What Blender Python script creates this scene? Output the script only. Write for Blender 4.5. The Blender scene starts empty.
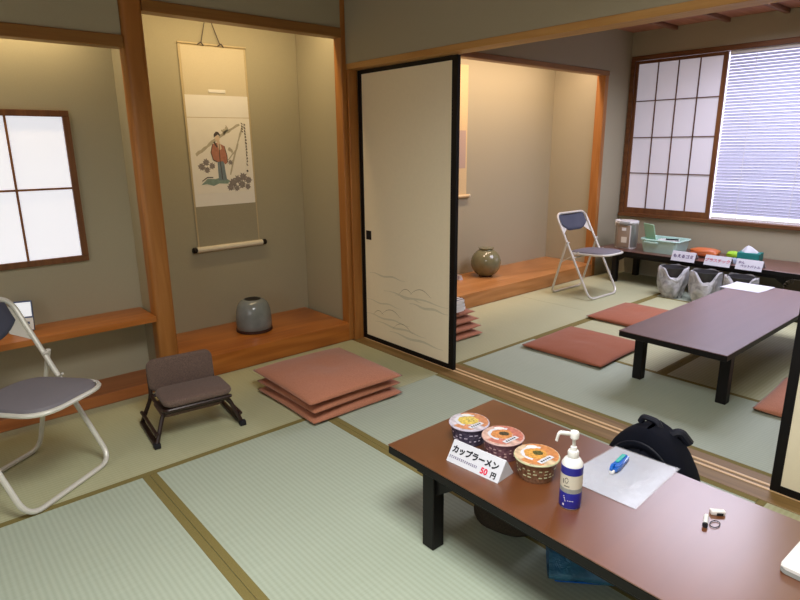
import bpy, bmesh, math, random
from mathutils import Vector, Matrix, Euler, noise
random.seed(7)
S = bpy.context.scene
COL = S.collection
PI = math.pi

# ------------------------------------------------------------------ materials
def lin(c):
    out = []
    for v in c[:3]:
        v /= 255.0
        out.append(v / 12.92 if v <= 0.04045 else ((v + 0.055) / 1.055) ** 2.4)
    return (*out, 1.0)

def base(name, rough=0.6, spec=0.5, metal=0.0):
    m = bpy.data.materials.new(name)
    m.use_nodes = True
    nt = m.node_tree
    b = nt.nodes['Principled BSDF']
    b.inputs['Roughness'].default_value = rough
    b.inputs['Specular IOR Level'].default_value = spec
    b.inputs['Metallic'].default_value = metal
    return m, nt, b

def N(nt, kind, **kw):
    n = nt.nodes.new(kind)
    for k, v in kw.items():
        setattr(n, k, v)
    return n

def coords(nt, scale=(1, 1, 1)):
    t = N(nt, 'ShaderNodeTexCoord')
    mp = N(nt, 'ShaderNodeMapping')
    mp.inputs['Scale'].default_value = scale
    nt.links.new(t.outputs['Object'], mp.inputs['Vector'])
    return mp.outputs['Vector']

def mixcol(nt, fac, a, b):
    mx = N(nt, 'ShaderNodeMix', data_type='RGBA')
    nt.links.new(fac, mx.inputs[0])
    mx.inputs[6].default_value = a
    mx.inputs[7].default_value = b
    return mx.outputs[2]

def bump(nt, b, height, strength=0.2, dist=0.002):
    bp = N(nt, 'ShaderNodeBump')
    bp.inputs['Strength'].default_value = strength
    bp.inputs['Distance'].default_value = dist
    nt.links.new(height, bp.inputs['Height'])
    nt.links.new(bp.outputs['Normal'], b.inputs['Normal'])

def plain(name, rgb, rough=0.5, spec=0.4, metal=0.0, var=0.06, nscale=30, bumps=0.0):
    """one colour with a faint noise variation"""
    m, nt, b = base(name, rough, spec, metal)
    v = coords(nt)
    n = N(nt, 'ShaderNodeTexNoise')
    n.inputs['Scale'].default_value = nscale
    n.inputs['Detail'].default_value = 4
    nt.links.new(v, n.inputs['Vector'])
    c = lin(rgb)
    lo = tuple(x * (1 - var) for x in c[:3]) + (1,)
    hi = tuple(min(1, x * (1 + var)) for x in c[:3]) + (1,)
    nt.links.new(mixcol(nt, n.outputs['Fac'], lo, hi), b.inputs['Base Color'])
    if bumps:
        bump(nt, b, n.outputs['Fac'], bumps)
    return m

def wood(name, rgb, dark, axis=0, rough=0.4, scale=1.0, rings=False, spec=0.4):
    m, nt, b = base(name, rough, spec)
    sc = [18 * scale] * 3
    sc[axis] = 1.3 * scale
    v = coords(nt, sc)
    n = N(nt, 'ShaderNodeTexNoise')
    n.inputs['Scale'].default_value = 1.6
    n.inputs['Detail'].default_value = 6
    n.inputs['Distortion'].default_value = 0.6
    nt.links.new(v, n.inputs['Vector'])
    r = N(nt, 'ShaderNodeValToRGB')
    r.color_ramp.elements[0].position = 0.32
    r.color_ramp.elements[1].position = 0.68
    r.color_ramp.elements[0].color = lin(dark)
    r.color_ramp.elements[1].color = lin(rgb)
    fac = n.outputs['Fac']
    if rings:
        w = N(nt, 'ShaderNodeTexWave', wave_type='RINGS', rings_direction='Y')
        sc2 = [9.0] * 3
        sc2[axis] = 1.7
        v2 = coords(nt, sc2)
        w.inputs['Scale'].default_value = 0.55
        w.inputs['Distortion'].default_value = 11
        w.inputs['Detail'].default_value = 2
        w.inputs['Detail Scale'].default_value = 0.6
        nt.links.new(v2, w.inputs['Vector'])
        ad = N(nt, 'ShaderNodeMath', operation='MULTIPLY_ADD')
        ad.inputs[1].default_value = 0.28
        nt.links.new(w.outputs['Fac'], ad.inputs[0])
        ml = N(nt, 'ShaderNodeMath', operation='MULTIPLY')
        ml.inputs[1].default_value = 0.75
        nt.links.new(fac, ml.inputs[0])
        nt.links.new(ml.outputs[0], ad.inputs[2])
        fac = ad.outputs[0]
    nt.links.new(fac, r.inputs['Fac'])
    nt.links.new(r.outputs['Color'], b.inputs['Base Color'])
    bump(nt, b, n.outputs['Fac'], 0.08, 0.001)
    return m

def tatami(name, rgb, rgb2):
    """rush mat; length runs along local x, warp ridges parallel to it"""
    m, nt, b = base(name, 0.62, 0.25)
    v = coords(nt)
    w = N(nt, 'ShaderNodeTexWave', wave_type='BANDS', bands_direction='Y')
    w.inputs['Scale'].default_value = 17.0
    w.inputs['Distortion'].default_value = 0.15
    nt.links.new(v, w.inputs['Vector'])
    n = N(nt, 'ShaderNodeTexNoise')
    n.inputs['Scale'].default_value = 1.0
    n.inputs['Detail'].default_value = 5
    v2 = coords(nt, (220, 4, 1))
    nt.links.new(v2, n.inputs['Vector'])
    big = N(nt, 'ShaderNodeTexNoise')
    big.inputs['Scale'].default_value = 2.2
    nt.links.new(v, big.inputs['Vector'])
    ad = N(nt, 'ShaderNodeMath', operation='MULTIPLY_ADD')
    ad.inputs[1].default_value = 0.35
    nt.links.new(w.outputs['Fac'], ad.inputs[0])
    ml = N(nt, 'ShaderNodeMath', operation='MULTIPLY')
    ml.inputs[1].default_value = 0.5
    nt.links.new(n.outputs['Fac'], ml.inputs[0])
    nt.links.new(ml.outputs[0], ad.inputs[2])
    ad2 = N(nt, 'ShaderNodeMath', operation='MULTIPLY_ADD')
    ad2.inputs[1].default_value = 0.3
    nt.links.new(big.outputs['Fac'], ad2.inputs[0])
    nt.links.new(ad.outputs[0], ad2.inputs[2])
    nt.links.new(mixcol(nt, ad2.outputs[0], lin(rgb2), lin(rgb)), b.inputs['Base Color'])
    bump(nt, b, ad.outputs[0], 0.25, 0.002)
    return m

def fabric(name, rgb, rgb2, scale=400, rough=0.9, sheen=0.2):
    m, nt, b = base(name, rough, 0.2)
    v = coords(nt)
    n = N(nt, 'ShaderNodeTexNoise')
    n.inputs['Scale'].default_value = scale
    n.inputs['Detail'].default_value = 3
    nt.links.new(v, n.inputs['Vector'])
    r = N(nt, 'ShaderNodeValToRGB')
    r.color_ramp.elements[0].position = 0.35
    r.color_ramp.elements[1].position = 0.65
    r.color_ramp.elements[0].color = lin(rgb2)
    r.color_ramp.elements[1].color = lin(rgb)
    nt.links.new(n.outputs['Fac'], r.inputs['Fac'])
    nt.links.new(r.outputs['Color'], b.inputs['Base Color'])
    b.inputs['Sheen Weight'].default_value = sheen
    bump(nt, b, n.outputs['Fac'], 0.2, 0.001)
    return m

def glow(name, rgb, strength, diffuse=(235, 232, 230)):
    """paper or pane lit by the daylight behind it"""
    m, nt, b = base(name, 0.8, 0.1)
    v = coords(nt)
    n = N(nt, 'ShaderNodeTexNoise')
    n.inputs['Scale'].default_value = 3
    nt.links.new(v, n.inputs['Vector'])
    c = lin(rgb)
    lo = tuple(x * 0.94 for x in c[:3]) + (1,)
    nt.links.new(mixcol(nt, n.outputs['Fac'], lo, c), b.inputs['Emission Color'])
    b.inputs['Base Color'].default_value = lin(diffuse)
    b.inputs['Emission Strength'].default_value = strength
    return m

def plaster(name, rgb):
    m, nt, b = base(name, 0.9, 0.15)
    v = coords(nt)
    n = N(nt, 'ShaderNodeTexNoise')
    n.inputs['Scale'].default_value = 140
    n.inputs['Detail'].default_value = 6
    nt.links.new(v, n.inputs['Vector'])
    c = lin(rgb)
    lo = tuple(x * 0.92 for x in c[:3]) + (1,)
    nt.links.new(mixcol(nt, n.outputs['Fac'], lo, c), b.inputs['Base Color'])
    bump(nt, b, n.outputs['Fac'], 0.25, 0.001)
    return m

M = {}
M['plaster'] = plaster('plaster_wall', (171, 163, 139))
M['ceil'] = wood('ceiling_board', (184, 126, 98), (158, 104, 80), 0, 0.55)
M['batten'] = wood('batten_wood', (150, 108, 84), (128, 90, 70), 0, 0.55)
M['cedar'] = wood('cedar_wood', (174, 116, 58), (152, 96, 42), 2, 0.42)
M['cedar_x'] = wood('cedar_wood_x', (150, 106, 56), (132, 90, 44), 0, 0.42)
M['lintel_y'] = wood('lintel_wood', (196, 150, 88), (178, 128, 68), 1, 0.5)
M['platform'] = wood('platform_wood', (186, 114, 50), (158, 90, 36), 0, 0.28, rings=True)
M['platform_far'] = wood('platform_wood_far', (190, 132, 78), (168, 112, 60), 0, 0.3, rings=True)
M['shelfw'] = wood('shelf_wood', (190, 118, 54), (170, 100, 42), 0, 0.32)
M['kick'] = wood('kick_wood', (172, 106, 58), (150, 88, 46), 0, 0.4)
M['darkwood_y'] = wood('window_wood', (122, 78, 42), (96, 58, 30), 1, 0.45)
M['darkwood_z'] = wood('window_wood_z', (120, 76, 40), (94, 56, 30), 2, 0.45)
M['lattice'] = wood('lattice_wood', (108, 72, 52), (84, 54, 38), 2, 0.55)
M['lattice_w'] = wood('lattice_wood_warm', (150, 96, 50), (120, 74, 38), 2, 0.5)
M['sill'] = wood('sill_wood', (142, 112, 66), (118, 90, 48), 1, 0.5)
M['track'] = plain('track_wood', (226, 190, 142), 0.4)
M['tat_x'] = tatami('tatami_no_sheen', (187, 187, 152), (162, 160, 122))  # same rush as the paler mats, without their painted sheen
M['tat_y'] = tatami('tatami_painted_sheen', (178, 187, 168), (151, 160, 140))  # whiter because the sheen of the turned weave is painted into the colour
M['heri'] = fabric('border_cloth', (134, 121, 72), (112, 100, 56), 900, 0.85, 0.0)
M['black_lacq'] = plain('black_lacquer', (17, 14, 14), 0.5, 0.25)
M['fus_paper'] = plain('fusuma_paper', (240, 228, 199), 0.75, 0.2, 0, 0.03, 60)
M['ink_line'] = plain('gold_ink', (160, 144, 106), 0.7)
M['ink_wash'] = plain('gold_wash', (216, 207, 178), 0.75)
M['iron'] = plain('dark_iron', (40, 34, 32), 0.45, 0.5, 0.6)
M['tabletop'] = wood('table_top', (108, 60, 25), (99, 53, 21), 1, 0.33, 0.6, spec=0.8)
M['tabletop2'] = wood('table_top_far', (104, 66, 54), (94, 58, 48), 0, 0.36, 0.6, spec=0.75)
M['zabuton'] = fabric('cushion_cotton', (186, 124, 95), (168, 107, 80), 260, 0.9, 0.25)
M['zabuton_d'] = fabric('cushion_cotton_dark', (162, 97, 69), (146, 84, 59), 260, 0.9, 0.2)
M['steel'] = plain('painted_steel', (206, 202, 190), 0.35, 0.5, 0.1)
M['seatfab'] = plain('seat_vinyl', (116, 111, 116), 0.6, 0.35, 0, 0.08, 400, 0.1)
M['backfab'] = plain('back_vinyl', (62, 65, 80), 0.55, 0.4, 0, 0.08, 400, 0.1)
M['brown_fab'] = fabric('brown_upholstery', (120, 99, 88), (84, 68, 62), 330, 0.95, 0.1)
M['brown_metal'] = plain('brown_metal', (48, 32, 28), 0.35, 0.5, 0.2)
M['sheet'] = plain('document_sheet', (172, 173, 184), 0.7, 0.3, 0, 0.02)
M['white'] = plain('white_paper', (206, 206, 212), 0.7, 0.3, 0, 0.02)
M['whiteplastic'] = plain('white_plastic', (228, 226, 222), 0.4, 0.5, 0, 0.02)
M['black'] = plain('black_ink', (22, 22, 28), 0.7)
M['red'] = plain('red_ink', (214, 26, 66), 0.6)
M['purple'] = plain('purple_ink', (92, 70, 116), 0.6)
M['pink'] = plain('pink_ink', (196, 100, 122), 0.6)
M['navy'] = fabric('navy_cloth', (13, 16, 30), (8, 10, 19), 500, 0.9, 0.0)
M['navyblue'] = plain('navy_label', (34, 36, 142), 0.35, 0.5)
M['beige_label'] = plain('beige_label', (214, 206, 188), 0.5)
M['grey_label'] = plain('grey_label', (150, 152, 148), 0.5)

def glaze(name, c1, c2, rough=0.16):
    m, nt, b = base(name, rough, 0.6)
    v = coords(nt)
    n = N(nt, 'ShaderNodeTexNoise')
    n.inputs['Scale'].default_value = 9
    n.inputs['Detail'].default_value = 7
    nt.links.new(v, n.inputs['Vector'])
    r = N(nt, 'ShaderNodeValToRGB')
    r.color_ramp.elements[0].position = 0.3
    r.color_ramp.elements[1].position = 0.7
    r.color_ramp.elements[0].color = lin(c1)
    r.color_ramp.elements[1].color = lin(c2)
    nt.links.new(n.outputs['Fac'], r.inputs['Fac'])
    nt.links.new(r.outputs['Color'], b.inputs['Base Color'])
    return m
M['glaze_grey'] = glaze('grey_blue_glaze', (112, 118, 116), (134, 140, 140), 0.2)
M['glaze_olive'] = glaze('olive_glaze', (104, 104, 76), (132, 128, 98), 0.14)
M['foot_dark'] = plain('bare_clay', (66, 38, 28), 0.7)
M['mouth_dark'] = plain('inner_clay', (28, 24, 22), 0.8)

def film(name, rgb, alpha_lo, alpha_hi, rough=0.3, scale=14):
    """thin plastic: partly see-through, cloudier on the creases"""
    m = bpy.data.materials.new(name)
    m.use_nodes = True
    nt = m.node_tree
    b = nt.nodes['Principled BSDF']
    b.inputs['Roughness'].default_value = rough
    b.inputs['Base Color'].default_value = lin(rgb)
    v = coords(nt)
    n = N(nt, 'ShaderNodeTexNoise')
    n.inputs['Scale'].default_value = scale
    n.inputs['Detail'].default_value = 5
    n.inputs['Distortion'].default_value = 1.2
    nt.links.new(v, n.inputs['Vector'])
    r = N(nt, 'ShaderNodeMapRange')
    r.inputs['From Min'].default_value = 0.35
    r.inputs['From Max'].default_value = 0.65
    r.inputs['To Min'].default_value = alpha_lo
    r.inputs['To Max'].default_value = alpha_hi
    nt.links.new(n.outputs['Fac'], r.inputs['Value'])
    nt.links.new(r.outputs['Result'], b.inputs['Alpha'])
    n2 = N(nt, 'ShaderNodeTexNoise')
    n2.inputs['Scale'].default_value = 32
    n2.inputs['Detail'].default_value = 4
    n2.inputs['Distortion'].default_value = 2.0
    nt.links.new(v, n2.inputs['Vector'])
    bump(nt, b, n2.outputs['Fac'], 0.7 if alpha_hi > 0.5 else 0.02, 0.012)
    return m
M['bag_film'] = film('clear_bag_film', (224, 224, 226), 0.38, 0.74)
M['blue_film'] = film('blue_plastic_film', (52, 108, 140), 0.7, 0.95)
M['clear_sheet'] = film('clear_folder', (240, 240, 245), 0.12, 0.2, 0.08)
M['bin'] = plain('grey_bin', (70, 69, 72), 0.6)

for k in ('tabletop', 'tabletop2'):
    b_ = M[k].node_tree.nodes['Principled BSDF']
    b_.inputs['Coat Weight'].default_value = 0.75 if k == 'tabletop' else 0.35
    b_.inputs['Coat Roughness'].default_value = 0.34
    b_.inputs['Coat IOR'].default_value = 1.9 if k == 'tabletop' else 1.6

# ------------------------------------------------------------------ mesh builder
class MB:
    def __init__(s):
        s.bm = bmesh.new()
        s.xf = None

    def _add(s, vs, fs):
        bvs = [s.bm.verts.new(s.xf @ Vector(v) if s.xf else v) for v in vs]
        out = []
        for f in fs:
            try:
                out.append(s.bm.faces.new([bvs[i] for i in f]))
            except ValueError:
                pass
        return bvs, out

    def box(s, x0, x1, y0, y1, z0, z1, bev=0.0, seg=2):
        x0, x1 = min(x0, x1), max(x0, x1)
        y0, y1 = min(y0, y1), max(y0, y1)
        vs = [(x, y, z) for z in (z0, z1) for y in (y0, y1) for x in (x0, x1)]
        fs = [(0, 2, 3, 1), (4, 5, 7, 6), (0, 1, 5, 4), (2, 6, 7, 3), (0, 4, 6, 2), (1, 3, 7, 5)]
        _, faces = s._add(vs, fs)
        if bev:
            es = list({e for f in faces for e in f.edges})
            bmesh.ops.bevel(s.bm, geom=es, offset=bev, segments=seg, affect='EDGES', profile=0.6)
        return s

    def prism(s, poly, z0, z1, bev=0.0):
        n = len(poly)
        vs = [(p[0], p[1], z0) for p in poly] + [(p[0], p[1], z1) for p in poly]
        fs = [tuple(range(n - 1, -1, -1)), tuple(range(n, 2 * n))]
        fs += [(i, (i + 1) % n, n + (i + 1) % n, n + i) for i in range(n)]
        _, faces = s._add(vs, fs)
        if bev:
            es = list({e for f in faces[:2] for e in f.edges})
            bmesh.ops.bevel(s.bm, geom=es, offset=bev, segments=2, affect='EDGES')
        return s

    def tube(s, pts, r, seg=10, closed=False, caps=True):
        pts = [Vector(p) for p in pts]
        n = len(pts)
        tang = []
        for i in range(n):
            a = pts[i - 1] if (i > 0 or closed) else pts[i]
            b = pts[(i + 1) % n] if (i < n - 1 or closed) else pts[i]
            tang.append((b - a).normalized())
        t0 = tang[0]
        ref = Vector((0, 0, 1)) if abs(t0.z) < 0.9 else Vector((1, 0, 0))
        u = t0.cross(ref).normalized()
        rings = []
        for i in range(n):
            t = tang[i]
            u = (u - t * u.dot(t)).normalized()
            w = t.cross(u)
            rr = r[i] if isinstance(r, (list, tuple)) else r
            rings.append([pts[i] + (u * math.cos(2 * PI * k / seg) + w * math.sin(2 * PI * k / seg)) * rr for k in range(seg)])
        vs = [v for ring in rings for v in ring]
        fs = []
        m = n if closed else n - 1
        for i in range(m):
            j = (i + 1) % n
            off = 0
            if closed and j == 0:       # best twist match for the seam
                off = min(range(seg), key=lambda o: sum((rings[i][k] - rings[0][(k + o) % seg]).length for k in range(seg)))
            for k in range(seg):
                fs.append((i * seg + k, i * seg + (k + 1) % seg, j * seg + (k + 1 + off) % seg, j * seg + (k + off) % seg))
        if caps and not closed:
            fs.append(tuple(range(seg - 1, -1, -1)))
            fs.append(tuple((n - 1) * seg + k for k in range(seg)))
        s._add(vs, fs)
        return s

    def lathe(s, prof, seg=40, cx=0.0, cy=0.0, wob=None):
        vs, fs = [], []
        n = len(prof)
        for i, (r, z) in enumerate(prof):
            for k in range(seg):
                a = 2 * PI * k / seg
                rr = r * (wob(a, z) if wob else 1)
                vs.append((cx + rr * math.cos(a), cy + rr * math.sin(a), z))
        for i in range(n - 1):
            for k in range(seg):
                fs.append((i * seg + k, i * seg + (k + 1) % seg, (i + 1) * seg + (k + 1) % seg, (i + 1) * seg + k))
        if prof[0][0] > 1e-6:
            fs.append(tuple(range(seg - 1, -1, -1)))
        if prof[-1][0] > 1e-6:
            fs.append(tuple((n - 1) * seg + k for k in range(seg)))
        s._add(vs, fs)
        bmesh.ops.remove_doubles(s.bm, verts=s.bm.verts[:], dist=1e-6)
        return s

    def grid(s, f, nu, nv, closed_u=False):
        vs = [f(i / (nu if closed_u else nu - 1), j / (nv - 1)) for j in range(nv) for i in range(nu)]
        fs = []
        for j in range(nv - 1):
            for i in range(nu if closed_u else nu - 1):
                i2 = (i + 1) % nu
                fs.append((j * nu + i, j * nu + i2, (j + 1) * nu + i2, (j + 1) * nu + i))
        s._add(vs, fs)
        return s

    def build(s, name, mat, parent=None, loc=(0, 0, 0), rot=(0, 0, 0), smooth=35):
        bm = s.bm
        bmesh.ops.recalc_face_normals(bm, faces=bm.faces[:])
        for f in bm.faces:
            f.smooth = True
        me = bpy.data.meshes.new(name)
        bm.to_mesh(me)
        bm.free()
        if smooth < 180:
            me.set_sharp_from_angle(angle=math.radians(smooth))
        o = bpy.data.objects.new(name, me)
        me.materials.append(M[mat] if isinstance(mat, str) else mat)
        COL.objects.link(o)
        o.location = loc
        o.rotation_euler = rot
        if parent:
            o.parent = parent
        return o

def round_path(pts, rad, n=6, closed=False):
    pts = [Vector(p) for p in pts]
    out = []
    m = len(pts)
    for i in range(m):
        if not closed and i in (0, m - 1):
            out.append(pts[i])
            continue
        p, a, b = pts[i], pts[i - 1], pts[(i + 1) % m]
        da, db = (a - p), (b - p)
        d = min(rad, da.length * 0.49, db.length * 0.49)
        p0, p1 = p + da.normalized() * d, p + db.normalized() * d
        for k in range(n + 1):
            t = k / n
            out.append(p0 * (1 - t) ** 2 + p * 2 * t * (1 - t) + p1 * t * t)
    return out

def rrect(w, h, r, n=9):
    pts = []
    for cx, cy, a0 in ((w / 2 - r, h / 2 - r, 0), (-w / 2 + r, h / 2 - r, 90), (-w / 2 + r, -h / 2 + r, 180), (w / 2 - r, -h / 2 + r, 270)):
        for k in range(n + 1):
            a = math.radians(a0 + 90 * k / n)
            pts.append((cx + r * math.cos(a), cy + r * math.sin(a)))
    return pts

def tag(o, label=None, cat=None, group=None, kind=None):
    if label: o['label'] = label
    if cat: o['category'] = cat
    if group: o['group'] = group
    if kind: o['kind'] = kind
    return o

def thing(name, label, cat, loc=(0, 0, 0), rz=0.0, group=None):
    o = bpy.data.objects.new(name, None)
    o.empty_display_size = 0.05
    COL.objects.link(o)
    o.location = loc
    o.rotation_euler = (0, 0, rz)
    return tag(o, label, cat, group)

def struct(name, mb, mat, parent=None):
    o = mb.build(name, mat, parent)
    if not parent:
        o['kind'] = 'structure'
    return o

def sroot(name, loc=(0, 0, 0)):
    o = bpy.data.objects.new(name, None)
    o.empty_display_size = 0.05
    COL.objects.link(o)
    o.location = loc
    o['kind'] = 'structure'
    return o

def copy_tree(o, parent=None):
    c = o.copy()
    COL.objects.link(c)
    if parent:
        c.parent = parent
    for ch in list(o.children):
        copy_tree(ch, c)
    return c

def writing(name, text, size, mat, parent, matrix, bold=0.0, sx=1.0):
    """flat lettering as a mesh part; matrix places it in the parent's space"""
    cu = bpy.data.curves.new(name, 'FONT')
    cu.body = text
    cu.size = size
    cu.offset = bold
    cu.align_x = 'CENTER'
    cu.align_y = 'CENTER'
    cu.resolution_u = 3
    t = bpy.data.objects.new(name + '_src', cu)
    COL.objects.link(t)
    dg = bpy.context.evaluated_depsgraph_get()
    me = bpy.data.meshes.new_from_object(t.evaluated_get(dg))
    bpy.data.objects.remove(t)
    bpy.data.curves.remove(cu)
    me.transform(matrix @ Matrix.Diagonal((sx, 1, 1, 1)))
    me.materials.clear()
    me.materials.append(M[mat])
    o = bpy.data.objects.new(name, me)
    COL.objects.link(o)
    o.parent = parent
    return o

# ------------------------------------------------------------------ camera
C = Vector((-2.328, -3.181, 1.3035))
rx, ry, rz = 2.55008807e-01, 7.14152968e-01, -8.83361282e-03
F = 589.937
cy_, sy_, cp_, sp_ = math.cos(ry), math.sin(ry), math.cos(rx), math.sin(rx)
fwd = Vector((sy_ * cp_, cy_ * cp_, -sp_))
right = Vector((cy_, -sy_, 0))
up = right.cross(fwd)
cr_, sr_ = math.cos(rz), math.sin(rz)
r_, u_ = right * cr_ + up * sr_, -right * sr_ + up * cr_
cam = bpy.data.cameras.new('camera')
cam.sensor_width = 36
cam.lens = 36 * F / 800
cam.clip_start = 0.02
co = bpy.data.objects.new('camera', cam)
COL.objects.link(co)
mw = Matrix((r_, u_, -fwd)).transposed().to_4x4()
mw.translation = C
co.matrix_world = mw
S.camera = co

# ------------------------------------------------------------------ room shell
ZC = 2.35
XL, XW, YF = -3.6, 3.46, -4.3

fl = sroot('floor')
MB().box(XL, XW, YF, 0.62, -0.09, -0.032).build('subfloor', 'kick', fl)
def mat_(x0, x1, y0, y1, along, heri=(1, 1)):
    """one tatami; along = 'x' or 'y'; heri = cloth border on the two long sides"""
    L, W = (x1 - x0, y1 - y0) if along == 'x' else (y1 - y0, x1 - x0)
    rot = 0 if along == 'x' else PI / 2
    g = 0.0008
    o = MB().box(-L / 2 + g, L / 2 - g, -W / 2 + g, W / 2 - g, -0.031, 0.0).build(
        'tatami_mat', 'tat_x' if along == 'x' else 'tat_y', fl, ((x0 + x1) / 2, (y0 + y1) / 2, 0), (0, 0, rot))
    for s, on in ((-1, heri[0]), (1, heri[1])):
        if on:
            MB().box(-L / 2 + g, L / 2 - g, s * (W / 2 - g), s * (W / 2 - 0.029), 0.0, 0.0014).build('border_cloth', 'heri', o)
H_ = 0.86
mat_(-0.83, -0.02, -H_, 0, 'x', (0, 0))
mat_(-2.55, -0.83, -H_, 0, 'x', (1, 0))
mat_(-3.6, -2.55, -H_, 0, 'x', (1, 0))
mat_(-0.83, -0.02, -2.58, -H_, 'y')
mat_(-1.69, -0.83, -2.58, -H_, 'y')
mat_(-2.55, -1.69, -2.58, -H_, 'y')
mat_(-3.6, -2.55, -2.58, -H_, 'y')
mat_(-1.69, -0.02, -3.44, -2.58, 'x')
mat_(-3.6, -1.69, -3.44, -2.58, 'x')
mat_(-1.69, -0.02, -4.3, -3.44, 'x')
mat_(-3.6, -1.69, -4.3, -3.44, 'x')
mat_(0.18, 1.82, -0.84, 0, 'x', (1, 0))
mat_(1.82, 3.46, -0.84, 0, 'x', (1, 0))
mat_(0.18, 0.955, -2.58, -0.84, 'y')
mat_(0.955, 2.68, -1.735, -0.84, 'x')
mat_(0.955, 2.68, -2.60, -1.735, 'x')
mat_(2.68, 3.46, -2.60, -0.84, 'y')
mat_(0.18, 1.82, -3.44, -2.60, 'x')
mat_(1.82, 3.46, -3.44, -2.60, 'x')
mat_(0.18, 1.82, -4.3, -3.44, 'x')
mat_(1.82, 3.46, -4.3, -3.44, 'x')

# walls: back line of the near room (alcoves)
w = MB()
w.box(XL, -1.31, 0.235, 0.30, 0, ZC)                     # back of the left alcove
w.box(-1.31, -1.255, 0.085, 0.62, 0, ZC)                 # partition between the alcoves
w.box(-1.255, 0.0, 0.575, 0.64, 0, ZC)                   # back of the scroll alcove
w.box(0.002, 0.05, 0.03, 0.64, 0, ZC)                    # its right cheek
w.box(XL, -1.325, 0.0, 0.07, 1.83, ZC)                   # above left lintel
w.box(-1.22, 0.0, 0.0, 0.07, 2.005, ZC)                  # above middle lintel
struct('wall_back', w, 'plaster')
w = MB()
w.box(0.20, 3.05, 0.585, 0.65, 0, ZC)
w.box(0.15, 0.20, 0.0, 0.65, 0, ZC)
w.box(3.045, 3.075, 0.08, 0.65, 0, ZC)
w.box(0.15, XW, 0.0, 0.07, 1.975, ZC)
w.box(3.072, XW, 0.0, 0.07, 0, 1.975)
struct('wall_back.001', w, 'plaster')
# divider above the sliding doors
w = MB()
w.box(0.0, 0.09, YF, -0.001, 1.802, ZC)
struct('wall_divider', w, 'plaster')
# window wall of the far room
WY0, WY1, WZ0, WZ1 = -0.012, -2.85, 0.585, 2.13
w = MB()
w.box(XW, XW + 0.12, YF, 0.07, 0, WZ0)
w.box(XW, XW + 0.12, YF, 0.07, WZ1, ZC)
w.box(XW, XW + 0.12, YF, WY1, WZ0, WZ1)
w.box(XW, XW + 0.12, WY0, 0.07, WZ0, WZ1)
struct('wall_right', w, 'plaster')
# unseen sides
w = MB()
LY0, LY1, LZ0, LZ1 = -3.6, -1.3, 0.55, 1.75
w.box(XL - 0.1, XL, YF, 0.3, 0, LZ0)
w.box(XL - 0.1, XL, YF, 0.3, LZ1, ZC)
w.box(XL - 0.1, XL, YF, LY0, LZ0, LZ1)
w.box(XL - 0.1, XL, LY1, 0.3, LZ0, LZ1)
struct('wall_left', w, 'plaster')
struct('wall_front', MB().box(XL, XW, YF - 0.1, YF, 0, ZC), 'plaster')

# ceilings
cl = sroot('ceiling')
MB().box(XL, 0.0, YF, 0.64, ZC, ZC + 0.05).build('ceiling_board', 'ceil', cl)
MB().box(0.0, XW, YF, 0.65, ZC, ZC + 0.05).build('ceiling_board', 'ceil', cl)
for k in range(9):
    y = -0.42 - 0.452 * k
    MB().box(0.095, XW - 0.002, y - 0.018, y + 0.018, ZC - 0.034, ZC, 0.003).build('ceiling_batten', 'batten', cl)
for k in range(9):
    y = -0.42 - 0.452 * k
    MB().box(XL, -0.002, y - 0.014, y + 0.014, ZC - 0.026, ZC, 0.003).build('ceiling_batten', 'darkwood_y', cl)

# posts, lintels, sill
def post(name, x0, x1, y0, y1, z1, bev=0.012, seg=3, mat='cedar'):
    return struct(name, MB().box(x0, x1, y0, y1, 0, z1, bev, seg), mat)
post('trim_1', -1.322, -1.218, -0.02, 0.085, ZC, 0.03, 4)
post('trim_2', -0.037, -0.001, -0.004, 0.075, ZC - 0.001, 0.003, 1)
post('trim_3', 3.012, 3.071, -0.005, 0.085, 1.975, 0.003, 1)
struct('trim_4', MB().box(XL, -1.322, -0.012, 0.07, 1.775, 1.83, 0.003, 1), 'cedar_x')
struct('trim_5', MB().box(-1.218, -0.037, -0.012, 0.07, 1.95, 2.004, 0.003, 1), 'cedar_x')
struct('trim_6', MB().box(0.20, 3.071, -0.012, 0.07, 1.932, 1.974, 0.003, 1), 'cedar_x')
t = MB().box(-0.004, 0.104, YF, -0.005, 1.769, 1.802, 0.002, 1)
struct('trim_7', t, 'lintel_y')
post('trim_8', 0.0, 0.07, -0.022, 0.03, 1.769, 0.002, 1, 'cedar')
sl = sroot('trim_9')
MB().box(-0.019, 0.179, YF, -0.022, -0.03, 0.003, 0.002, 1).build('sill_board', 'sill', sl)
for x in (0.074, 0.109):
    MB().box(x - 0.007, x + 0.007, YF, -0.03, 0.003, 0.0053).build('track', 'track', sl)

# alcove woodwork
struct('baseboard_left', MB().box(XL, -1.32, -0.002, 0.234, 0.0, 0.062, 0.003, 1), 'kick')
o = MB().box(-1.17 / 2, 1.217 / 2 - 0.002, 0, 0.574, 0, 0.125, 0.006).build('alcove_platform', 'platform', None, (-0.636, 0.0, 0.0))
tag(o, 'polished orange wood platform of the alcove under the painted scroll', 'platform')
o = MB().box(-1.42, 1.42, 0, 0.584, 0, 0.125, 0.006).build('alcove_platform', 'platform_far', None, (1.622, 0.0, 0.0))
tag(o, 'long polished wood platform of the alcove in the far room behind the round jar', 'platform')
o = MB().box(-1.13, 1.13, -0.03, 0.233, 0.402, 0.434, 0.004).build('alcove_shelf', 'shelfw', None, (-2.454, 0.0, 0.0))
tag(o, 'orange wood shelf below the small shoji window at left', 'shelf')

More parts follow.
